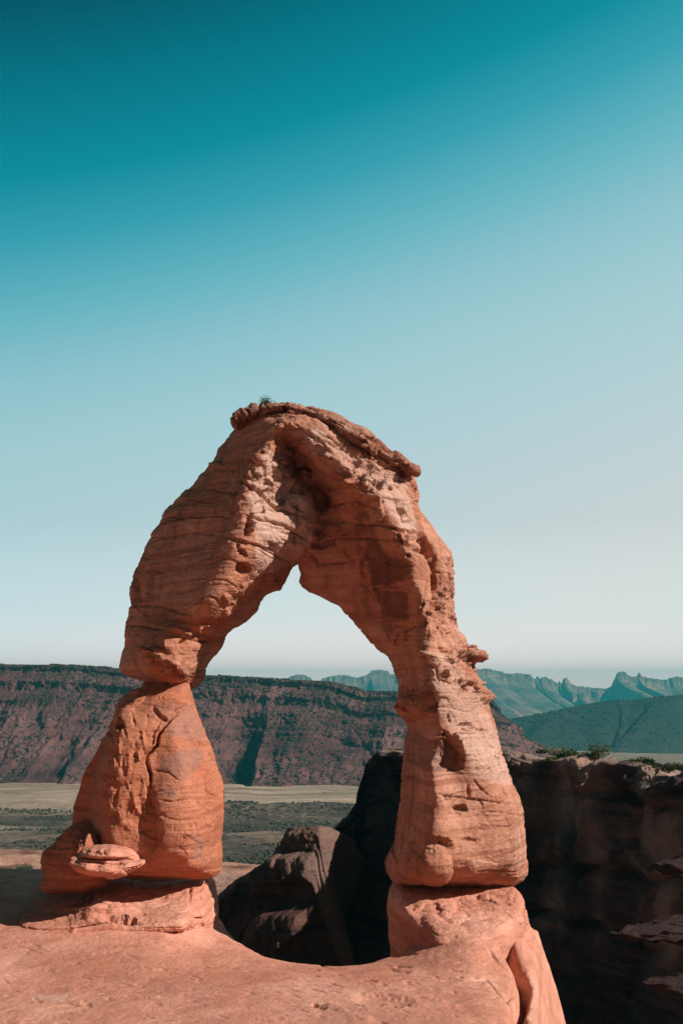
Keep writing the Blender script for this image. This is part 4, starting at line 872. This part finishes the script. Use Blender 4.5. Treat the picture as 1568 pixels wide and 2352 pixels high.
yy = Yg+25*fbm(X*.01, Yg*.01, 0*X, 4)
mead = ss(592, 625, yy)*ss(1000, 900, yy)*(.7+.7*fbm(X*.006, Yg*.05, 0*X, 5, .6)); mead = np.maximum(mead, .7*ss(500, 470, yy)*ss(-120, -150, X)*ss(430, 460, yy)); wash = np.exp(-((yy-(668+22*fbm(X*.006, 0*X, 0*X+5, 4)))/2.2)**2)+np.exp(-((yy-(735+30*fbm(X*.005, 0*X, 0*X+15, 4)))/3.0)**2)+.7*np.exp(-((yy-(632+20*fbm(X*.008, 0*X, 0*X+25, 4)))/1.8)**2); z = z-1.5*wash; mead = mead*(1-.9*wash*ss(-.3, .1, fbm(X*.03, 0*X, 0*X+6, 3))); mead = np.maximum(mead, .55*ss(1200, 1700, Yg))
veg = wash*.8+1.0*ss(600, 560, yy)*ss(180, 210, yy)*ss(-.35, .1, fbm(X*.012, Yg*.02, 0*X+44, 5, .6))
V = np.stack([X, Yg, z], -1).reshape(-1, 3)
ob = mesh_obj('valley_ground', V, gridfaces(len(us), len(ys), True), M_valley, None, {'meadow': np.clip(mead, 0, 1).ravel(), 'veg': veg.ravel()}); tag(ob, kind='structure')

# mesa behind the arch
def mesa_noise(S, o, dn, C):
    f = ss(4, 90, dn)
    g1 = ridged(S*.0125+.2*fbm(S*.01, dn*.01, 0*S, 2), dn*.003, 0*S+3, 2); g2 = ridged(S*.035+.5*fbm(S*.02, dn*.03, 0*S+4, 3), dn*.02, 0*S+8, 3)
    d = f*(50*(g1-.4)+(6+14*ss(-.2, .4, fbm(S*.008, 0*S, 0*S+3, 2)))*(g2-.4)*ss(12, 60, dn)+4*(ridged(S*.07+.4*fbm(S*.03, dn*.05, 0*S+14, 3), dn*.03, 0*S+28, 3)-.4)+7*fbm(S*.03, dn*.04, 0*S+3, 4))+2.6*ss(0, 6, dn)*(cell(S*.09, dn*.11, 0*S+.5)[1]-.5)*ss(95, 70, dn)+3.2*ss(0, 6, dn)*fbm(S*.10, dn*.13, 0*S+9, 4, .65)*ss(110, 80, dn)+8*fbm(S*.02, 0*S, 0*S, 3)+ss(-2, 3, dn)*(3.0*fbm(S*.12, dn*.05, 0*S, 4, .6)+1.6*fbm(S*.3, dn*.25, 0*S, 3, .6))
    led = np.abs(((dn*.07+fbm(S*.01, dn*.02, 0*S, 2)*.6) % 1)-.5)*2
    d = d+3.0*(ss(.25, .75, led)-.5)*ss(0, 6, dn)*ss(75, 55, dn)
    dd = ss(2, -2, dn)*.7*fbm(S*.1, o*.05, 0*S, 4)
    return d, dd
mesa_prof = [(-300, 130), (-90, 22), (-22, .6), (-4, 0), (0, .3), (1.5, 6), (5, 9), (14, 15), (18, 24), (34, 34), (42, 44), (70, 62), (95, 78), (118, 90), (140, 98), (158, 102), (190, 105), (240, 110)]
mesa_cols = [(-260,1518,960),(-120,1521,955),(0,1525,950),(130,1527,945),(275,1535,940),(470,1550,935),(560,1556,930),(640,1560,925),(700,1562,920),(760,1565,915),(790,1573,912),(835,1588,908),(905,1590,905),(1000,1592,900),(1080,1598,892),(1125,1606,885),(1145,1622,890),(1152,1640,900),(1156,1668,915),(1200,1690,925),(1285,1727,940),(1400,1775,960),(1500,1820,980)]
mesa, MV = ribbon('mesa', mesa_cols, mesa_prof, 1100, 300, mesa_noise, M_mesa, attrs={'veg': lambda S, o, dn, V: .55*ss(10, -1, dn)+.5*ss(.0, .35, fbm(S*.012, dn*.02, 0*S+4, 4))})
# wooded hill further off
def hill_noise(S, o, dn, C):
    return 20*fbm(S*.004, dn*.01, 0*S, 4)*ss(0, 60, dn), ss(20, 0, dn)*3*fbm(S*.01, o*.01, 0*S, 4)+6*fbm(S*.004, o*.004, 0*S, 4)*ss(0, 40, dn)
hill_cols = [(1060,1690,1900),(1155,1655,1900),(1240,1640,1880),(1300,1627,1860),(1380,1612,1850),(1420,1608,1850),(1450,1611,1840),(1500,1603,1830),(1568,1597,1800),(1700,1585,1800),(2000,1570,1800)]
hill, HV = ribbon('hill', hill_cols, [(-900, 110), (-200, 30), (-40, 3), (0, 0), (60, 12), (200, 52), (330, 84), (480, 100), (600, 104)], 400, 120, hill_noise, M_hill, attrs={'veg': lambda S, o, dn, V: .7*ss(-.3, .3, fbm(S*.006, dn*.02, 0*S, 4))})

# far mesas
def far_noise(S, o, dn, C):
    f = ss(2, 12, dn)
    return f*(22*(ridged(S*.006, dn*.001, 0*S, 3)-.4))*ss(30, 110, dn)+ss(0, 5, dn)*14*fbm(S*.03, dn*.004, 0*S, 3), 5*ss(8, 0, dn)*(np.floor(3*fbm(S*.02, 0*S, 0*S, 3))/3+.4*fbm(S*.08, o*0, 0*S, 2))+10*fbm(S*.004, o*.004, 0*S+2, 4)*ss(60, 120, dn)
FV = lambda S, o, dn, V: .85*ss(-.15, .2, fbm(S*.0035, dn*.03, 0*S+4, 4))*ss(50, 80, dn)
far_prof = [(-260, 240), (-70, 90), (-16, 3), (0, 0), (4, 24), (14, 44), (80, 66), (300, 96), (520, 128), (800, 160), (1300, 205), (1900, 235)]
Z8 = lambda L, Y: [(1033.5+a*.3409, 1492.8+b*.3409, Y) for a, b in L]
ribbon('far_mesa', [(560,1590,5200),(600,1580,5200),(628,1566,5200),(655,1561,5200),(668,1552,5200),(682,1549,5200),(698,1549,5200),(712,1556,5200),(722,1568,5200),(732,1570,5200),(740,1558,5200),(760,1552,5200),(790,1549,5200),(806,1553,5200),(820,1556,5200),(835,1552,5200),(848,1546,5200),(853,1540,5200),(870,1538,5200),(890,1540,5200),(895,1548,5200),(915,1548,5200),(960,1550,5100),(1020,1546,5000),(1060,1542,5000)]
       + Z8([(150,122),(170,120),(200,130),(230,126),(265,122),(290,134),(320,140),(350,145),(365,158),(440,155),(500,160),(540,163),(555,185),(575,196),(583,178),(593,178),(598,200),(610,185),(640,180),(665,195),(690,200),(700,214),(728,223),(735,205),(742,222),(757,215),(765,190),(785,185),(800,200),(812,226),(850,242),(900,247),(960,252),(1050,260)], 5000),
       far_prof, 1100, 90, far_noise, M_far, attrs={'veg': FV})
ribbon('far_mesa', Z8([(820,300),(900,285),(1000,268),(1060,256),(1088,245),(1098,212),(1115,180),(1128,146),(1150,142),(1180,146),(1190,165),(1215,180),(1240,180),(1262,170),(1270,150),(1276,152),(1282,168),(1300,180),(1380,195),(1450,200),(1480,185),(1530,178),(1568,185),(1700,190),(1900,200)], 4700),
       far_prof, 700, 90, far_noise, M_far, attrs={'veg': FV})
# tiny window arch on the skyline
th = lin(0, math.pi, 24); Vw = []; 
cx, cz = [float(v) for v in unproj(651, 1566, 5150)]
for a in th:
    for b in lin(0, 2*math.pi, 9)[:-1]:
        rr = 15+5.5*math.cos(b)*(1+.3*math.sin(3*a)); Vw.append((cx-rr*math.cos(a)*1.05, 5150+8*math.sin(b), cz-4+rr*math.sin(a)))
Qw = [(i*8+j, (i+1)*8+j, (i+1)*8+(j+1) % 8, i*8+(j+1) % 8) for i in range(23) for j in range(8)]
tag(mesh_obj('far_arch', Vw, Qw, M_far, loc=(cx, 5150, cz-4)), 'tiny natural arch on the far skyline, seen under the big arch', 'rock arch')

# ------------------------------------------------------------------ plants
def leafmat(name, a, b_):
    m, nt, b = newmat(name); g = NT(nt)
    oi = g.n('ShaderNodeObjectInfo')
    g.link(g.mix(g.ramp(g.noise((6, 6, 6), 3), [(.4, 0), (.6, 1)]), a, b_), b.inputs['Base Color'])
    return m
M_leaf = leafmat('juniper_leaves', (.035, .05, .022), (.08, .10, .04)); M_dry = leafmat('dry_leaves', (.14, .12, .07), (.22, .19, .11)); M_yel = leafmat('yellow_leaves', (.10, .11, .03), (.17, .17, .05))
M_wood = leafmat('bark', (.10, .06, .04), (.15, .10, .07))
def shrub(loc, r, h, seed, mat, label, leaves=700, stems=9, lsize=.06, group=None, wild=.35):
    rr = random.Random(seed); root = empty('shrub', loc); tag(root, label, 'shrub', group)
    SVv, SQ, LV, LQ, tips = [], [], [], [], []
    for k in range(stems):
        a = rr.uniform(0, 6.283); e = rr.uniform(.2, 1.25); L = rr.uniform(.6, 1.0)
        p = Vector((0, 0, -.05)); dirv = Vector((math.cos(a)*math.cos(e)*r, math.sin(a)*math.cos(e)*r, math.sin(e)*h))*L
        n = 5; prev = None
        for i in range(n):
            t = i/(n-1); c = Vector((0, 0, -.05))+dirv*t+Vector((rr.uniform(-1, 1), rr.uniform(-1, 1), rr.uniform(-.3, .6)))*.08*r*t
            w = .035*r*(1-.75*t); i0 = len(SVv)
            for b in range(4): SVv.append((c.x+w*math.cos(b*1.571), c.y+w*math.sin(b*1.571), c.z))
            if prev is not None:
                for b in range(4): SQ.append((prev+b, prev+(b+1) % 4, i0+(b+1) % 4, i0+b))
            prev = i0
            if i >= 2: tips.append(c)
        tips.append(c); tips.append(c)
    for k in range(leaves):
        c = rr.choice(tips); s = wild*r
        p = c+Vector((rr.gauss(0, .5)*s, rr.gauss(0, .5)*s, rr.gauss(.1, .4)*s*h/r))
        if p.z < 0: p.z = rr.uniform(0, .1*h)
        a = Vector((rr.uniform(-1, 1), rr.uniform(-1, 1), rr.uniform(-.2, 1.4))).normalized()*lsize*rr.uniform(.6, 1.4)
        b = a.cross(Vector((rr.uniform(-1, 1), rr.uniform(-1, 1), rr.uniform(-1, 1)))).normalized()*lsize*.4
        i0 = len(LV); LV += [tuple(p), tuple(p+a*.5+b), tuple(p+a), tuple(p+a*.5-b)]; LQ.append((i0, i0+1, i0+2, i0+3))
    mesh_obj('stems', SVv, SQ, M_wood, root, smooth=False); mesh_obj('foliage', LV, LQ, mat, root, smooth=False)
def pt(px, py, Y):
    a, b = unproj(px, py, Y); return (float(a), Y, float(b))
shrub(pt(611, 932, 31.3), .27, .34, 3, M_leaf, 'small green bush growing on top of the arch', 1000, 18, .035, wild=.45)
rim_sh = [(1241.5,1727,53.6,.5,.4,M_leaf,'low green bush nearest the right leg on the shaded cliff rim'),(1281,1737,53.4,.85,.95,M_dry,'pale dry wispy bush on the cliff rim'),(1266,1745,53.2,.7,.3,M_yel,'low yellow green bush in a dip of the cliff rim'),
          (1307,1735,53,1.0,.62,M_leaf,'dark bush beside the pale dry one on the cliff rim'),(1370,1740,51.5,1.6,1.35,M_leaf,'largest dark bush on the cliff rim'),(1350,1741,51.9,.8,.6,M_leaf,'small dark bush touching the largest bush on the cliff rim'),
          (1466,1747,49.2,.8,.45,M_yel,'low olive bush on the cliff rim between the largest bush and the right edge'),(1492,1754,48.6,.55,.5,M_leaf,'round dark bush on the cliff rim, left one of a close pair'),(1507,1760,48.2,.5,.42,M_leaf,'smaller dark bush on the cliff rim, right one of a close pair'),
          (1537,1768,47.3,.75,.6,M_leaf,'dark bush above the notch at the right end of the cliff rim'),(1562,1764,46.2,.7,.45,M_leaf,'dark bush at the right edge of the photo on the cliff rim'),(905,1724,65.5,1.1,.35,M_leaf,'flat dark bush on top of the rock fin beside the right leg')]
for i, (a, b, c, r, h, m, lb) in enumerate(rim_sh):
    shrub(pt(a, b+3, c+.7), r*.55, h*.55, 20+i, m, lb, 700, 14, .085, group='bushes on the cliff rim', wild=.4)
def shelf_h(x, y):
    i = int(np.clip(np.searchsorted(shelf[0], x), 1, len(shelf[0])-1)); j = int(np.clip(np.searchsorted(shelf[1], y), 1, len(shelf[1])-1)); return float(shelf[2][i, j])
sh_sh = [(18,2008,'bush at the left edge among the pale slickrock shelves',.9,86),(60,2000,'bush behind the pale slickrock shelves, second from the left edge',.8,92),(45,2040,'dark bush in a gap of the pale slickrock shelves',1.2,78),(82,2033,'dark bush close to the boulder on the pale slickrock shelves',1.2,80),(8,2028,'bush low at the left edge on the pale slickrock shelves',1.0,80)]
for i, (a, b, lb, r, Yd) in enumerate(sh_sh):
    x_ = float(unproj(a, b, Yd)[0]); shrub((x_, Yd, shelf_h(x_, Yd)-.05), r, r*.8, 60+i, M_leaf, lb, 500, 10, .15, group='bushes on the slickrock shelves', wild=.4)

# ledges on the shaded wall that reach out into the sun
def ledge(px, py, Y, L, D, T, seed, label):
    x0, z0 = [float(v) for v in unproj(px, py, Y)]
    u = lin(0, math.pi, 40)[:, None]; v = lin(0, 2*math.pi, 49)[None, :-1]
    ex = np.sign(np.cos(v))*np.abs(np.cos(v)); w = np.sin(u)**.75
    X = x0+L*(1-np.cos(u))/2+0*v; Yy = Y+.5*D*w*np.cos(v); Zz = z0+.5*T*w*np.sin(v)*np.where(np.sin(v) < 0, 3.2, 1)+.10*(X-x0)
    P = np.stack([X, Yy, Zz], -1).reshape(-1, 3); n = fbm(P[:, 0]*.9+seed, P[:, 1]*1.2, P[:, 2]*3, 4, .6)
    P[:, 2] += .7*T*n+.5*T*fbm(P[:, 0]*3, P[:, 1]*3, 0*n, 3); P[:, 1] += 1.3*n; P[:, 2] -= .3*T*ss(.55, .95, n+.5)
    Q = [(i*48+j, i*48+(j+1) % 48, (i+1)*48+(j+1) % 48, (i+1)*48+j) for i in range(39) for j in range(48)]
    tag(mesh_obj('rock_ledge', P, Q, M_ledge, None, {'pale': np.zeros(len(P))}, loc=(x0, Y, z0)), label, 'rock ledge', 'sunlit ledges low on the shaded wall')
ledge(1402, 2146, 38, 8, 1.2, .24, 1, 'long low sunlit ledge on the dark wall at the right, upper of the two longest')
ledge(1460, 2126, 39.5, 7, 1.0, .16, 5, 'thin faint sunlit ledge just above the longest one on the dark wall')
ledge(1482, 2262, 36, 8, 1.0, .2, 9, 'lowest sunlit ledge on the dark wall near the bottom right corner')
ledge(1500, 1990, 42.5, 6, 1.2, .32, 13, 'short sunlit ledge at the right edge halfway down the dark wall')

# scattered shelf bushes, too small and many to count
# desert scrub scattered over slopes and valley: nobody could count it
def scrub(name, pts, rs, mat, label_loc):
    ico = []
    t = (1+5**.5)/2
    iv = np.array([(-1,t,0),(1,t,0),(-1,-t,0),(1,-t,0),(0,-1,t),(0,1,t),(0,-1,-t),(0,1,-t),(t,0,-1),(t,0,1),(-t,0,-1),(-t,0,1)])/1.9
    it = np.array([(0,11,5),(0,5,1),(0,1,7),(0,7,10),(0,10,11),(1,5,9),(5,11,4),(11,10,2),(10,7,6),(7,1,8),(3,9,4),(3,4,2),(3,2,6),(3,6,8),(3,8,9),(4,9,5),(2,4,11),(6,2,10),(8,6,7),(9,8,1)])
    n = len(pts); rg = np.random.RandomState(len(pts))
    V = iv[None]*rs[:, None, None]*rg.uniform(.6, 1.35, (n, 12, 1))*np.array([1, 1, .75])+pts[:, None, :]+np.array([0, 0, 1])*rs[:, None, None]*.35
    Fc = (it[None]+12*np.arange(n)[:, None, None]).reshape(-1, 3)
    o = mesh_obj(name, V.reshape(-1, 3), Fc, mat, smooth=False); tag(o, kind='stuff'); return o
M_scrub = leafmat('scrub', (.032, .031, .02), (.065, .058, .038))
rg = np.random.RandomState(11)
n = 22000; i = rg.randint(150, 1090, n); j = rg.randint(20, 290, n); pts = MV[i, j]+0.0; pts = pts[fbm(pts[:, 0]*.015, pts[:, 2]*.03, 0*pts[:, 0]+7, 4) > -.08]; n = len(pts); scrub('mesa_scrub', pts, rg.uniform(.5, 1.4, n), M_scrub, None)
n = 26000; yv = 180+rg.rand(n)**.8*430; u = rg.uniform(-.4, .12, n); xv = u*yv; kp = fbm(xv*.02, yv*.03, 0*xv+31, 4)+.3*fbm(xv*.12, yv*.12, 0*xv, 2) > .05; yv = yv[kp]; xv = xv[kp]; n = len(xv); pts = np.stack([xv, yv, valley_z(xv, yv)], 1); scrub('valley_scrub', pts, rg.uniform(.3, .9, n)**1.3*1.1, M_scrub, None)
n = 7000; i = rg.randint(20, 300, n); j = rg.randint(20, 118, n); scrub('hill_scrub', HV[i, j], rg.uniform(1.0, 2.3, n), M_scrub, None)
#HAZE
# ------------------------------------------------------------------ the air
bx = [-7000, 7000, -150, 6200, -262, 92]
V = [(bx[i], bx[2+j], bx[4+k]) for i in (0, 1) for j in (0, 1) for k in (0, 1)]
Q = [(0, 1, 3, 2), (4, 6, 7, 5), (0, 4, 5, 1), (2, 3, 7, 6), (0, 2, 6, 4), (1, 5, 7, 3)]
hm = bpy.data.materials.new('haze'); hm.use_nodes = True; hm.node_tree.nodes.clear()
ho = hm.node_tree.nodes.new('ShaderNodeOutputMaterial'); hv = hm.node_tree.nodes.new('ShaderNodeVolumePrincipled')
hv.inputs['Color'].default_value = (.05, .55, .60, 1); hv.inputs['Density'].default_value = 1.75e-4; hv.inputs['Anisotropy'].default_value = 0.2
hm.node_tree.links.new(hv.outputs[0], ho.inputs['Volume'])
tag(mesh_obj('haze', V, Q, hm, smooth=False), kind='stuff')
